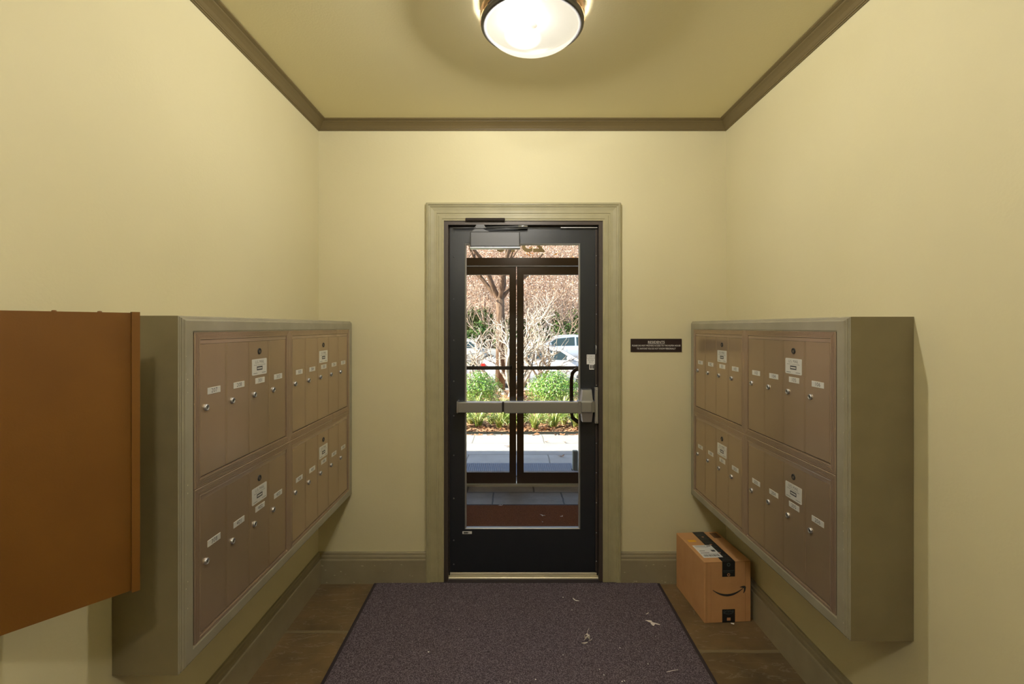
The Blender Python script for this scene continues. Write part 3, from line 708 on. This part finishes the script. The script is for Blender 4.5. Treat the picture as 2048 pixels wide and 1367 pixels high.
blade([(-0.014, 0.0, 0.012), (-0.004, 0.002, 0.022), (0.006, 0.004, 0.030), (0.014, 0.004, 0.020), (0.010, 0.002, 0.008)], 0.008)
blade([(0.0, 0.004, 0.018), (-0.012, 0.006, 0.026), (-0.002, 0.008, 0.036), (0.010, 0.006, 0.030)], 0.005)
blade([(0.008, 0.0, 0.006), (0.020, 0.002, 0.010), (0.028, 0.004, 0.020)], 0.004)
b.build('leaf_blade', M_DLEAF, dl)
b = MB(); b.tube([(0.004, 0.006, 0.032), (0.003, 0.010, 0.042), (0.006, 0.014, 0.050), (0.013, 0.018, 0.056)], 0.0008, 5); b.build('stalk', M_DLEAF, dl)
crumbs = [(857, 1303, 1.6), (1144, 1219, 1), (1126, 1194, 1.2), (1240, 1295, 1), (1126, 1309, .8), (1208, 1349, 1), (1244, 1362, 1.1), (1249, 1361, 1), (1199, 1338, .7), (1071, 1358, 1.1), (1296, 1327, 1), (1311, 1272, .6), (918, 1258, .7), (925, 1279, .7), (803, 1249, .6), (1020, 1363, .8)]
rnd = random.Random(3)
for i, (px, py, k) in enumerate(crumbs):
    n = 6; pts = [(math.cos(t*2*math.pi/n)*rnd.uniform(.6, 1), math.sin(t*2*math.pi/n)*rnd.uniform(.6, 1)) for t in range(n)]
    lab = 'largest white crumb, on the left half of the mat' if i == 0 else 'tiny pale crumb lying on the dark mat'
    flat_leaf('crumb', px, py, pts, 0.0035*k, rnd.uniform(0, 6), lab, 0.2, M_CRUMB, 'crumb', 'crumbs scattered on the mat')

# ================================================================== parcel
px_ = empty('cardboard_parcel', (0.998, 2.452, 0.0), R(3.6)); tag(px_, 'brown cardboard parcel with black tape and a curved arrow logo, under the right mailboxes', 'parcel')
BW, BD, BH = 0.248, 0.352, 0.315
b = MB(); b.box((0, 0, 0), (BW, BD, BH), 0, 0.002)
b.box((-0.0005, -0.0005, BH-0.0035), (BW+0.0005, 0.0, BH-0.002), 1)          # flap crease
b.box((BW*0.5-0.0006, 0.001, BH), (BW*0.5+0.0006, BD-0.001, BH+0.0004), 1)
b.box((0.012, -0.0006, 0.006), (0.0128, 0.0, BH-0.006), 1); b.box((BW-0.030, -0.0006, 0.004), (BW-0.0292, 0.0, BH-0.006), 1); b.box((0.035, -0.0006, 0.004), (0.0354, 0.0, BH-0.02), 1)
b.build('carton', [M_CARD, M_CARDE], px_)
b = MB(); TX0, TX1 = BW*0.52-0.034, BW*0.52+0.034
b.box((TX0, -0.0006, BH), (TX1, BD+0.0006, BH+0.0008)); b.box((TX0, -0.0009, BH-0.078), (TX1, -0.0001, BH+0.0008))
cx = (TX0+TX1)/2
for i in range(7):
    y = 0.02 + i*0.048
    b.text(['prime', 'fragile', 'tape', 'smile'][i % 2 if i % 2 == 0 else 0] if i % 2 == 0 else 'prime', 0.020, (cx, y, BH+0.0010), (1,0,0), (0,1,0), 1)
    b.box((cx-0.020, y+0.015, BH+0.0008), (cx+0.018, y+0.0165, BH+0.0010), 1)
    if i % 2:
        b.add([(cx+0.008*math.cos(t*math.pi/4), y+0.026+0.006*math.sin(t*math.pi/4), BH+0.0010) for t in range(8)], [list(range(8))], 2)
def annulus(b, c, r0, r1, y, mi):
    n = 16; vs = []
    for k in range(n):
        t = 2*math.pi*k/n; vs += [(c[0]+r0*math.cos(t), y, c[1]+r0*math.sin(t)), (c[0]+r1*math.cos(t), y, c[1]+r1*math.sin(t))]
    b.add(vs, [(2*k, 2*k+1, (2*k+3) % (2*n), (2*k+2) % (2*n)) for k in range(n)], mi)
annulus(b, (cx, BH-0.016), 0.006, 0.009, -0.0011, 1); annulus(b, (cx, BH-0.068), 0.004, 0.008, -0.0011, 2)
b.box((TX0+0.004, -0.0011, BH-0.048), (TX1-0.006, -0.0009, BH-0.0465), 1); b.box((TX0+0.006, -0.0011, BH-0.055), (TX1-0.012, -0.0009, BH-0.054), 1)
b.build('top_tape', [M_TAPE, M_TAPEP, M_TAPEO], px_)
b = MB(); b.box((TX0, -0.0009, 0.001), (TX1, -0.0001, 0.068)); b.text('prime', 0.024, (cx, -0.0012, 0.059), (1,0,0), (0,0,1), 1)
sm = []
for k in range(11):
    t = -1 + 2*k/10; sm.append((cx + 0.024*t, 0.043 + 0.006*t*t))
b.add([(x, -0.0012, z) for x, z in sm] + [(x, -0.0012, z+0.0022) for x, z in sm], [(k, k+1, k+12, k+11) for k in range(10)], 1)
b.box((cx-0.009, -0.0012, 0.010), (cx+0.010, -0.0010, 0.025), 2)
b.build('bottom_tape', [M_TAPE, M_TAPEP, M_TAPEO], px_)
# curved arrow logo
b = MB(); lo_ = []; up_ = []
AX0, AX1 = 0.045, 0.205
for k in range(25):
    t = k/24; x = AX0 + (AX1-AX0)*t
    zc = 0.170 - 0.030*(1-(2*t-1)**2) + 0.004*t
    th = 0.0012 + 0.0055*math.sin(math.pi*(0.04+0.90*t))
    lo_.append((x, zc-th)); up_.append((x, zc+th*0.75))
n_ = 25
b.add([(x, -0.0008, z) for x, z in lo_] + [(x, -0.0008, z) for x, z in up_], [(k, k+1, k+1+n_, k+n_) for k in range(n_-1)])
hd = [(0.187, 0.180), (0.202, 0.186), (0.216, 0.187), (0.222, 0.180), (0.219, 0.163), (0.211, 0.149), (0.207, 0.150), (0.211, 0.164), (0.211, 0.174), (0.203, 0.177)]
b.add([(x, -0.0008, z) for x, z in hd], [(0,1,9), (1,2,9), (2,8,9), (2,3,8), (3,4,8), (4,7,8), (4,5,6), (4,6,7)])
b.build('arrow_logo', M_INK, px_)
b = MB(); b.box((0.020, 0.045, BH), (0.124, 0.185, BH+0.0012))
b.box((0.028, 0.172, BH+0.0012), (0.090, 0.176, BH+0.0014), 2); b.box((0.095, 0.170, BH+0.0012), (0.118, 0.178, BH+0.0014), 1)
b.box((0.028, 0.160, BH+0.0012), (0.100, 0.162, BH+0.0014), 2); b.box((0.026, 0.096, BH+0.0012), (0.075, 0.100, BH+0.0014), 1); b.box((0.030, 0.116, BH+0.0012), (0.060, 0.121, BH+0.0014), 2)
b.box((0.095, 0.108, BH+0.0012), (0.116, 0.128, BH+0.0014), 2); b.box((0.022, 0.086, BH+0.0012), (0.120, 0.0875, BH+0.0014), 1)
rnd = random.Random(8); x = 0.030
while x < 0.112:
    w_ = rnd.choice([0.0012, 0.002, 0.003]); b.box((x, 0.056, BH+0.0012), (x+w_, 0.078, BH+0.0014), 1); x += w_ + rnd.choice([0.0015, 0.003])
b.build('address_label', [M_WHITE, M_INK, M_GREYINK], px_)
b = MB(); b.box((0.022, 0.230, BH), (0.066, 0.252, BH+0.0008)); b.build('yellow_sticker', M_YEL, px_)
b = MB(); b.box((0.190, 0.270, BH), (0.232, 0.335, BH+0.0005))
for i in range(4): b.box((0.194, 0.276+i*0.014, BH+0.0005), (0.228, 0.282+i*0.014, BH+0.0007), 1)
b.build('handling_print', [mat('faint_print', (0.12, 0.07, 0.035), 0.7), M_CARDE], px_)
flat_leaf('paper_scrap', 1465, 1247, [(-1, 0.3), (-0.2, 0.8), (1, 0), (0.6, -0.7), (-0.6, -0.3)], 0.009, 0, 'small white paper scrap under the front edge of the parcel', 0.3, M_CRUMB, 'litter')

# ================================================================== vestibule and outer doors
YO = 4.61
sbox('floor_vestibule', (-1.2, 3.0, -0.1), (1.35, 4.75, 0.0), M_FLAG)
sbox('ceiling_vestibule', (-1.2, 3.0, 2.62), (1.35, 4.55, 2.77), M_VWALL)
sbox('wall_vestibule_left', (-1.2, 3.0, 0), (-1.05, 4.55, 2.62), M_VWALL)
sbox('wall_vestibule_right', (1.2, 3.0, 0), (1.35, 4.55, 2.62), M_VWALL)
b = MB(); b.box((-9, 4.55, -0.1), (-0.93, 4.75, 3.6)); b.box((1.04, 4.55, -0.1), (9, 4.75, 3.6)); b.box((-0.93, 4.55, 2.60), (1.04, 4.75, 3.6))
struct(b, 'wall_facade', M_BRICK)
d2 = empty('door_2', (0.053, YO, 0)); tag(d2, kind='structure')
def wb(b, name, m, parent, off=(0.053, YO)):
    b.v = [(x-off[0], y-off[1], z) for x, y, z in b.v]; return b.build(name, m, parent)
b = MB(); b.box((-0.93, YO-0.05, 0), (-0.86, YO+0.06, 2.60)); b.box((0.97, YO-0.05, 0), (1.04, YO+0.06, 2.60)); b.box((-0.86, YO-0.05, 2.118), (0.97, YO+0.06, 2.192)); b.box((-0.86, YO-0.05, 2.54), (0.97, YO+0.06, 2.60))
wb(b, 'entrance_frame', M_DBRONZE, d2)
b = MB(); b.box((-0.86, YO+0.00, 2.192), (0.97, YO+0.006, 2.54)); wb(b, 'transom_glass', M_GLASS, d2)
b = MB(); b.box((-0.93, YO-0.06, 0.0), (1.04, YO+0.07, 0.012)); wb(b, 'sill', M_THRESH, d2)
for (x0, x1, s0, s1) in ((-0.857, 0.0500, 0.070, 0.065), (0.0565, 0.967, 0.066, 0.070)):
    b = MB(); y0, y1 = YO-0.022, YO+0.022
    b.box((x0, y0, 0.018), (x0+s0, y1, 2.112)); b.box((x1-s1, y0, 0.018), (x1, y1, 2.112))
    b.box((x0+s0, y0, 0.018), (x1-s1, y1, 0.124)); b.box((x0+s0, y0, 2.032), (x1-s1, y1, 2.112))
    lf2 = wb(b, 'door_leaf', M_DBRONZE, d2)
    b = MB(); b.box((x0+s0, YO-0.003, 0.124), (x1-s1, YO+0.003, 2.032)); wb(b, 'glass_pane', M_GLASS, lf2)
    b = MB(); b.box((x0+(0.02 if x0 < 0 else 0.035), YO-0.085, 1.120), (x1-(0.035 if x0 < 0 else 0.02), YO-0.065, 1.154), 0, 0.003)
    for xx in (x0+0.04, x1-0.06): b.box((xx, YO-0.085, 1.115), (xx+0.02, YO-0.022, 1.160))
    wb(b, 'push_bar', M_JAMB, lf2)
b = MB()
for ch, px in (('0', 1001), ('1', 1026), ('5', 1054), ('2', 1078)):
    x = (px-1022)*(YO+0.008)/950
    b.text(ch, 0.24, (x, YO+0.0075, 2.333), (1,0,0), (0,0,1), 0, mirror=True, thin=0.022)
hn = wb(b, 'house_number', M_GOLD, d2)
mb_ = empty('vestibule_mat', (0.1, 3.55, 0)); tag(mb_, 'reddish brown mat between the two sets of doors', 'mat')
b = MB(); b.box((-0.95, -0.50, 0), (0.95, 0.51, 0.007), 0, 0.002); b.build('pile', M_MATB, mb_)
b = MB(); b.ring((-0.97, -0.52, 0.97, 0.53), [(0,0), (0, 0.005), (0.02, 0.006), (0.02, 0)], y=0.0)
b.v = [(x, z, -y) for x, y, z in b.v]; b.build('rubber_edge', M_MATE, mb_)
for i, (px, py, s_) in enumerate(((1085, 1030, 0.022), (1123, 1032, 0.016), (1085, 1043, 0.008), (1001, 1010, 0.02))):
    flat_leaf('dry_leaf', px, py, oak, s_, i*1.3, ['pale dry leaf on the brown vestibule mat, left of the pair', 'pale dry leaf scrap on the brown vestibule mat, right of the pair', 'tiny leaf fragment on the brown vestibule mat', 'dry leaf at the back edge of the brown vestibule mat'][i], 0.2)

# ================================================================== outside
sbox('sidewalk', (-9, 4.75, -0.15), (9, 6.76, 0.0), M_WALK)
b = MB()
om = empty('doormat', (0.03, 5.06, 0)); tag(om, 'grey ribbed doormat outside the outer glass doors', 'mat')
b.box((-0.66, -0.22, 0), (0.64, 0.24, 0.010))
for i in range(60): b.box((-0.65+i*0.0216, -0.21, 0.010), (-0.64+i*0.0216, 0.23, 0.014))
b.build('ribbed_surface', M_OMAT, om)
b = MB(); b.box((0.655, 5.03, 0), (0.71, 5.08, 0.215), 0, 0.006); b.box((0.645, 5.02, 0), (0.72, 5.09, 0.01)); tag(b.build('door_stop_post', M_POST), 'short green grey post on the pavement beside the doormat', 'post')
rnd = random.Random(21)
for i, (px, py) in enumerate(((1015, 892), (1122, 912), (1092, 883), (1130, 884))):
    flat_leaf('fallen_leaf', px, py, oak, 0.045 if i < 2 else 0.03, rnd.uniform(0, 6), ['brown fallen leaf on the pavement beside the left door glass', 'dark brown fallen leaf on the shaded pavement', 'small fallen leaf on the sunny pavement, nearest the door meeting stiles', 'small fallen leaf on the sunny pavement beside the planting'][i], 0.4, M_LITTER)
# planting bed, verge, road, hill
def grid_ground(name, xs, ys, zf, m, seed=1):
    b = MB(); nx_, ny_ = len(xs), len(ys)
    vs = [(x, y, zf(x, y)) for y in ys for x in xs]
    fs = [(j*nx_+i, j*nx_+i+1, (j+1)*nx_+i+1, (j+1)*nx_+i) for j in range(ny_-1) for i in range(nx_-1)]
    b.add(vs, fs, 0, True); return struct(b, name, m)
def lin(a_, b_, n): return [a_+(b_-a_)*i/(n-1) for i in range(n)]
from mathutils import noise
def bedz(x, y):
    t = max(0, min(1, (y-11.0)/2.6)); z = 0.04 - 0.62*t*t*(3-2*t)
    return z + (0.03*noise.noise(Vector((x*3, y*3, 0))) if 6.8 < y < 13 else 0)
grid_ground('ground_bed', lin(-14, 16, 90), lin(6.76, 13.8, 50), bedz, M_LITTER)
sbox('kerb', (-40, 13.75, -0.75), (45, 13.95, -0.52), M_CONC)
b = MB(); b.add([(-40, 13.95, -0.62), (45, 13.95, -0.62), (45, 19.3, -0.60), (45, 20.6, -0.36), (45, 27, -0.34), (-40, 27, -0.34), (-40, 20.6, -0.36), (-40, 19.3, -0.60)], [(0,1,2,7), (7,2,3,6), (6,3,4,5)])
struct(b, 'road', M_ROAD)
def hillz(x, y):
    return -0.34 + (y-26.5)*0.40 + 1.1*noise.noise(Vector((x*0.15, y*0.15, 2))) * min(1, (y-26.5)/4) + 0.35*noise.noise(Vector((x*0.6, y*0.6, 7)))*min(1, (y-26.5)/2)
grid_ground('hill', lin(-40, 45, 120), lin(26.5, 80, 90), hillz, M_HILL)

def leaf_cloud(b, centre, rad, n, size, rnd, mi=0, shell=0.55, flat=1.0, zmin=-1.0):
    c = Vector(centre)
    for _ in range(n):
        while True:
            d = Vector((rnd.gauss(0,1), rnd.gauss(0,1), rnd.gauss(0,1))).normalized()
            if d.z > zmin: break
        lump = 1 + 0.16*noise.noise(d*2.3 + c)
        r = rnd.uniform(shell, 1.0)*lump
        p = c + Vector((d.x*rad[0], d.y*rad[1], d.z*rad[2]))*r
        if p.z < 0.03 and zmin > -1: continue
        nrm = (d + Vector((rnd.uniform(-.8,.8), rnd.uniform(-.8,.8), rnd.uniform(-.3,.9)))).normalized()
        u = nrm.cross(Vector((rnd.uniform(-1,1), rnd.uniform(-1,1), rnd.uniform(-1,1)))).normalized(); v = nrm.cross(u)
        s_ = size*rnd.uniform(0.6, 1.3)
        b.add([p-u*s_, p-v*s_*0.45+nrm*s_*0.12, p+u*s_, p+v*s_*0.45+nrm*s_*0.12], [(0,1,2), (0,2,3)], mi)

def stems(b, rnd, h, spread, n, r=0.008):
    for _ in range(n):
        t = rnd.uniform(0, 6.28); q = spread*rnd.uniform(.3, 1)
        b.tube([(0.03*math.cos(t), 0.03*math.sin(t), -0.02), (q*.4*math.cos(t), q*.4*math.sin(t), h*.45), (q*math.cos(t), q*math.sin(t), h*.85)], [r, r*.7, r*.4], 5)
# two rounded shrubs plus a smaller one beyond the left edge
for i, (x, y, rx, h, n, lab) in enumerate(((-0.63, 9.2, 0.50, 0.60, 5200, 'rounded bright green shrub behind the left outer door glass'), (0.82, 9.0, 0.56, 0.64, 6400, 'rounded bright green shrub behind the right outer door glass'), (-1.35, 9.6, 0.5, 0.5, 1500, 'green shrub partly hidden beyond the left edge of the door glass'))):
    rnd = random.Random(40+i); o = empty('shrub', (x, y, 0.03)); tag(o, lab, 'shrub')
    b = MB(); leaf_cloud(b, (0, 0, h*0.50), (rx, rx*0.9, h*0.54), n, 0.019, rnd, 0, 0.5, zmin=-0.95); leaf_cloud(b, (0.05, 0, h*0.9), (rx*0.4, rx*0.4, h*0.22), 200, 0.024, rnd, 0, 0.3)
    b.build('foliage', M_LEAF1, o)
    b = MB(); stems(b, rnd, h, rx*0.8, 9); b.build('stems', M_BARKB, o)
# liriope clumps along the pavement edge
def clump_mesh(seed):
    rnd = random.Random(seed); b = MB()
    for _ in range(85):
        t = rnd.uniform(0, 6.283); ln = rnd.uniform(0.24, 0.46); lean = rnd.uniform(0.25, 1.0); w_ = rnd.uniform(0.004, 0.0075)
        d = Vector((math.cos(t), math.sin(t), 0)); s_ = Vector((-d.y, d.x, 0)); p0 = d*rnd.uniform(0, 0.05)
        vs = []
        for k in range(6):
            q = k/5; out = ln*lean*(q**1.4)*0.8; z = ln*(q - lean*0.75*q**2.6)
            ww = w_*(1-q**2.2)+0.0005; c = p0 + d*out + Vector((0, 0, max(z, 0.005)))
            vs += [c - s_*ww, c + s_*ww + Vector((0,0,0.001))]
        b.add(vs, [(2*k, 2*k+1, 2*k+3, 2*k+2) for k in range(5)], 0, True)
    return b
protos = [clump_mesh(s_).build('liriope_clump', M_LEAF2) for s_ in (1, 2, 3)]
rnd = random.Random(77); used = [False]*3; k = 0
for (y, x0, x1, st_) in ((6.98, -1.25, 1.6, 0.27), (7.35, -1.2, 1.7, 0.29), (7.80, -1.3, 1.8, 0.30), (8.25, -1.3, 1.9, 0.36)):
    x = x0
    while x < x1:
        j = k % 3; o = protos[j]
        if used[j]: o = protos[j].copy(); COL.objects.link(o)
        used[j] = True
        o.location = (x+rnd.uniform(-.05, .05), y+rnd.uniform(-.08, .08), 0.03); o.rotation_euler = (0, 0, rnd.uniform(0, 6.28)); s_ = rnd.uniform(.8, 1.12); o.scale = (s_, s_, s_)
        tag(o, 'clump of arching yellow green strap leaves edging the pavement outside', 'grass clump', 'liriope clumps along the pavement')
        x += st_; k += 1
b = MB(); rnd = random.Random(9)
for _ in range(2600):
    x = rnd.uniform(-2.2, 3.0); y = rnd.choice([rnd.uniform(6.70, 7.2), rnd.uniform(6.8, 12.5)]); z = max(bedz(x, y), 0.0)+rnd.uniform(0.003, 0.03) if y > 6.76 else 0.004
    if y > 11: z = bedz(x, y)+0.02
    u = Vector((rnd.uniform(-1,1), rnd.uniform(-1,1), rnd.uniform(-.4,.4))).normalized(); v = u.cross(Vector((rnd.uniform(-.4,.4), rnd.uniform(-.4,.4), 1))).normalized(); s_ = rnd.uniform(0.02, 0.045); p = Vector((x, y, z))
    b.add([p-u*s_, p-v*s_*.6, p+u*s_, p+v*s_*.6], [(0,1,2), (0,2,3)])
tag(b.build('fallen_leaves', mat('wet_leaf', (0.22, 0.09, 0.035), 0.7, var=(4, (0.40, 0.22, 0.11), 0.4, 0.6))), 'orange brown fallen leaves carpeting the planting bed', 'leaves', kind='stuff')

# trees
def grow(b, p, d, r, ln, lev, rnd, maxlev, up=0.25, n=5, tips=None, wig=0.22, bark=None):
    pts = [p]; rs = [r]; q = Vector(p); dd = Vector(d).normalized(); seg = 7 if bark is M_BARKW else 5; dec = 0.38 if bark is M_BARKW else 0.5
    for i in range(seg):
        dd = (dd + Vector((rnd.uniform(-1,1), rnd.uniform(-1,1), rnd.uniform(-1,1)))*(0.38 if bark is M_BARKW else wig) + Vector((0,0,up*0.3))).normalized()
        q = q + dd*ln/seg; pts.append(q.copy()); rs.append(r*(1-dec*(i+1)/seg))
    b.tube(pts, rs, n if lev < 2 else 4, 0, False)
    if tips is not None and lev >= maxlev-1: tips += pts[2:]
    if lev >= maxlev: return
    for _ in range(rnd.choice([2, 3, 3])):
        k = rnd.randint(2, 5); t = rnd.uniform(0, 6.28)
        s_ = dd.cross(Vector((0.2, 0.3, 1))).normalized(); s2 = dd.cross(s_)
        nd = (dd + (s_*math.cos(t) + s2*math.sin(t))*rnd.uniform(0.55, 1.0)).normalized()
        grow(b, pts[k], nd, rs[k]*0.72, ln*rnd.uniform(0.6, 0.8), lev+1, rnd, maxlev, up, n, tips, wig, bark)
def tree(name, loc, lab, seed, stems_, r, ln, maxlev, bark, lean=0.4, leaves=None, cat='tree', trunk=None, group=None, up=0.25):
    rnd = random.Random(seed); o = empty(name, loc); tag(o, lab, cat, group)
    b = MB(); tips = []
    base = Vector((0, 0, -0.1))
    if trunk:
        b.tube([(0, 0, -0.2), (0.02, 0, trunk*0.5), (0, 0.03, trunk)], [r*1.15, r, r*0.9], 14); base = Vector((0, 0.03, trunk-0.05))
        b.build('trunk', bark, o); b = MB()
    for i in range(stems_):
        t = 2*math.pi*i/stems_ + rnd.uniform(-.3, .3)
        grow(b, base + Vector((math.cos(t), math.sin(t), 0))*0.06, Vector((math.cos(t)*lean, math.sin(t)*lean, 1)), r*(0.55 if trunk else 1), ln, 0, rnd, maxlev, up, 6, tips, 0.22, bark)
    b.build('branches', bark, o)
    if leaves:
        n, size, m, spread = leaves; b = MB()
        for _ in range(n):
            p = rnd.choice(tips) + Vector((rnd.uniform(-1,1), rnd.uniform(-1,1), rnd.uniform(-1,1)))*spread
            u = Vector((rnd.uniform(-1,1), rnd.uniform(-1,1), rnd.uniform(-1,1))).normalized(); v = u.cross(Vector((rnd.uniform(-1,1), rnd.uniform(-1,1), 1))).normalized()
            b.add([p-u*size, p-v*size*.5, p+u*size, p+v*size*.5], [(0,1,2), (0,2,3)])
        b.build('leaves', m, o)
    return o
tree('crape_myrtle', (-0.02, 10.3, 0.0), 'pale barked multi-stemmed bare tree spreading white branches behind the outer doors', 14, 5, 0.052, 1.5, 4, M_BARKW, lean=1.1, up=0.28)
tree('crape_myrtle', (0.55, 10.9, 0.0), 'smaller pale bare tree standing behind the right shrub', 31, 3, 0.044, 1.5, 4, M_BARKW, lean=1.0, up=0.28)
tree('street_tree', (-0.27, 11.6, 0.0), 'straight brown tree trunk between the left shrub and the cars', 5, 5, 0.115, 1.6, 3, M_BARKB, lean=0.9, trunk=2.3, leaves=(320, 0.045, M_OLEAF, 0.15))
rnd = random.Random(99)
tp = []
for i in range(5):
    tp.append(tree('bare_tree', (0, 0, 0), 'thin bare tree growing on the hillside beyond the cars', 200+i, 5, 0.085, 2.0, 4, M_BARKR, lean=0.75, trunk=rnd.uniform(0.6, 1.6), leaves=(900, 0.055, M_PLEAF, 0.5), group='bare trees on the hillside'))
for i in range(46):
    src = tp[i % 5]
    if i < 5: o = src
    else:
        o = src.copy(); COL.objects.link(o)
        for ch in kids(src): c = ch.copy(); c.parent = o; COL.objects.link(c)
    row = i // 12; k_ = i % 12
    y = 27.4 + row*4.6 + rnd.uniform(0, 2.6); x = -y*0.125 + k_*y*0.026 + rnd.uniform(-.4, .4)
    s_ = rnd.uniform(0.75, 1.15)
    o.location = (x, y, hillz(x, y)-0.05); o.rotation_euler = (0, 0, rnd.uniform(0, 6.28)); o.scale = (s_, s_, s_)
for i in range(22):
    x = -5.2 + (i % 11)*1.15 + rnd.uniform(-.3, .3); y = (27.3 if i < 11 else 30.5) + rnd.uniform(-.6, 1.2); s_ = rnd.uniform(0.55, 1.0)
    o = empty('evergreen_bush', (x, y, hillz(x, y))); tag(o, 'dark green evergreen bush on the hillside beyond the cars', 'bush', 'evergreen bushes on the hillside')
    b = MB(); leaf_cloud(b, (0, 0, s_*0.9), (s_, s_, s_), 1100, 0.10, rnd, 0, 0.4); b.build('foliage', M_LEAF3, o)
    b = MB(); stems(b, rnd, s_*1.4, s_*0.6, 6, 0.03); b.build('stems', M_BARKB, o)

# parked cars
def car(loc, flip, paint, lab, H=1.45, Lc=4.6):
    o = empty('parked_car', loc, math.pi if flip else 0); tag(o, lab, 'car', 'parked cars on the street')
    hw = 0.90; h = Lc/2; k = H/1.45
    b = MB(); secs = [(-h, .45, .78, .70), (-h+.08, .30, .96, .82), (-h+.55, .20, 1.02, .89), (-0.9, .18, 1.0, .90), (0.6, .18, .97, .90), (1.05, .18, .95, .90), (1.7, .20, .86, .87), (h-.15, .25, .74, .78), (h, .38, .62, .66)]
    vs = []
    for x, z0, z1, w_ in secs:
        z1 *= k
        for y, z in ((-w_*.9, z0), (-w_, z0+.12), (-w_, z0+(z1-z0)*.55), (-w_*.93, z1-.05), (-w_*.8, z1), (w_*.8, z1), (w_*.93, z1-.05), (w_, z0+(z1-z0)*.55), (w_, z0+.12), (w_*.9, z0)): vs.append((x, y, z))
    n = 10; fs = [(i*n+j, (i+1)*n+j, (i+1)*n+(j+1) % n, i*n+(j+1) % n) for i in range(len(secs)-1) for j in range(n)]
    fs += [list(range(n)), list(range((len(secs)-1)*n+n-1, (len(secs)-1)*n-1, -1))]
    b.add(vs, fs, 0, True); b.build('body', paint, o)
    b = MB(); zr = H; prof = [(-1.95, .96*k), (-1.2, zr-.08), (-0.5, zr), (0.2, zr-.02), (0.55, zr-.10), (1.25, .93*k)]
    def gh(wb_, wt, off=0.0):
        return [(x, -(wb_ + (wt-wb_)*((z-.95*k)/(zr-.95*k)))-off, z) for x, z in prof], [(x, (wb_ + (wt-wb_)*((z-.95*k)/(zr-.95*k)))+off, z) for x, z in prof]
    A, B = gh(.80, .60); n = len(prof)
    b.add(A+B, [list(range(n-1, -1, -1)), list(range(n, 2*n))] + [(i, i+1, i+1+n, i+n) for i in range(n-1)])
    b.build('roof', paint, o)
    b = MB()
    for sg in (-1, 1):
        def Y(z, o_=0.006): return sg*((.80 + (.60-.80)*((z-.95*k)/(zr-.95*k))) + o_)
        for poly in ([(-1.55, 1.0*k), (-0.42, .99*k), (-0.42, zr-.10), (-1.12, zr-.16)], [(-0.34, .99*k), (0.98, .97*k), (0.50, zr-.17), (-0.34, zr-.10)]):
            q = [(x, Y(z), z) for x, z in poly]; b.add(q, [(0,1,2,3)])
    # windscreen and rear glass
    for (x0, z0, x1, z1, ox) in ((1.20, .95*k, .58, zr-.12, .012), (-1.88, 1.0*k, -1.24, zr-.10, -.012)):
        wa, wc = .74, .56
        b.add([(x0+ox, -wa, z0+.01), (x0+ox, wa, z0+.01), (x1+ox, wc, z1+.012), (x1+ox, -wc, z1+.012)], [(0,1,2,3)])
    b.build('windows', M_CGLASS, o)
    for x in (-1.38, 1.35):
        for sg in (-1, 1):
            b = MB(); c = (x, sg*.80, .32)
            b.lathe([(.20, -.105), (.31, -.10), (.325, -.07), (.325, .07), (.31, .10), (.20, .105)], c, 'y', 28); wl = b.build('wheel', M_TYRE, o)
            b = MB(); b.lathe([(.05, 0.108), (.19, .104), (.20, .09), (.20, -.09), (.19, -.104), (.05, -.108)], c, 'y', 20); b.build('hub', M_HUB, wl)
    for sg in (-1, 1):
        b = MB(); b.box((-h-.005, sg*.72-.16, .72*k), (-h+.16, sg*.72+.16, .86*k), 0, .02); b.build('tail_light', M_RED, o)
        b = MB(); b.box((.72, sg*.90-.10, .98*k), (.88, sg*.90+.10, 1.10*k), 0, .02); b.build('mirror', paint, o)
    return o
car((1.24, 17.5, -0.615), False, M_CARW, 'white sedan parked nearest, behind the right outer door glass')
car((-3.75, 17.6, -0.615), False, M_CARW, 'white car whose front end shows at the far left of the door glass')
car((2.55, 22.3, -0.36), True, M_CARS, 'silver blue car parked behind the white sedan', H=1.52)
car((-2.35, 22.5, -0.36), False, M_CARB, 'champagne coloured car behind the tree trunk, left pane', H=1.36)
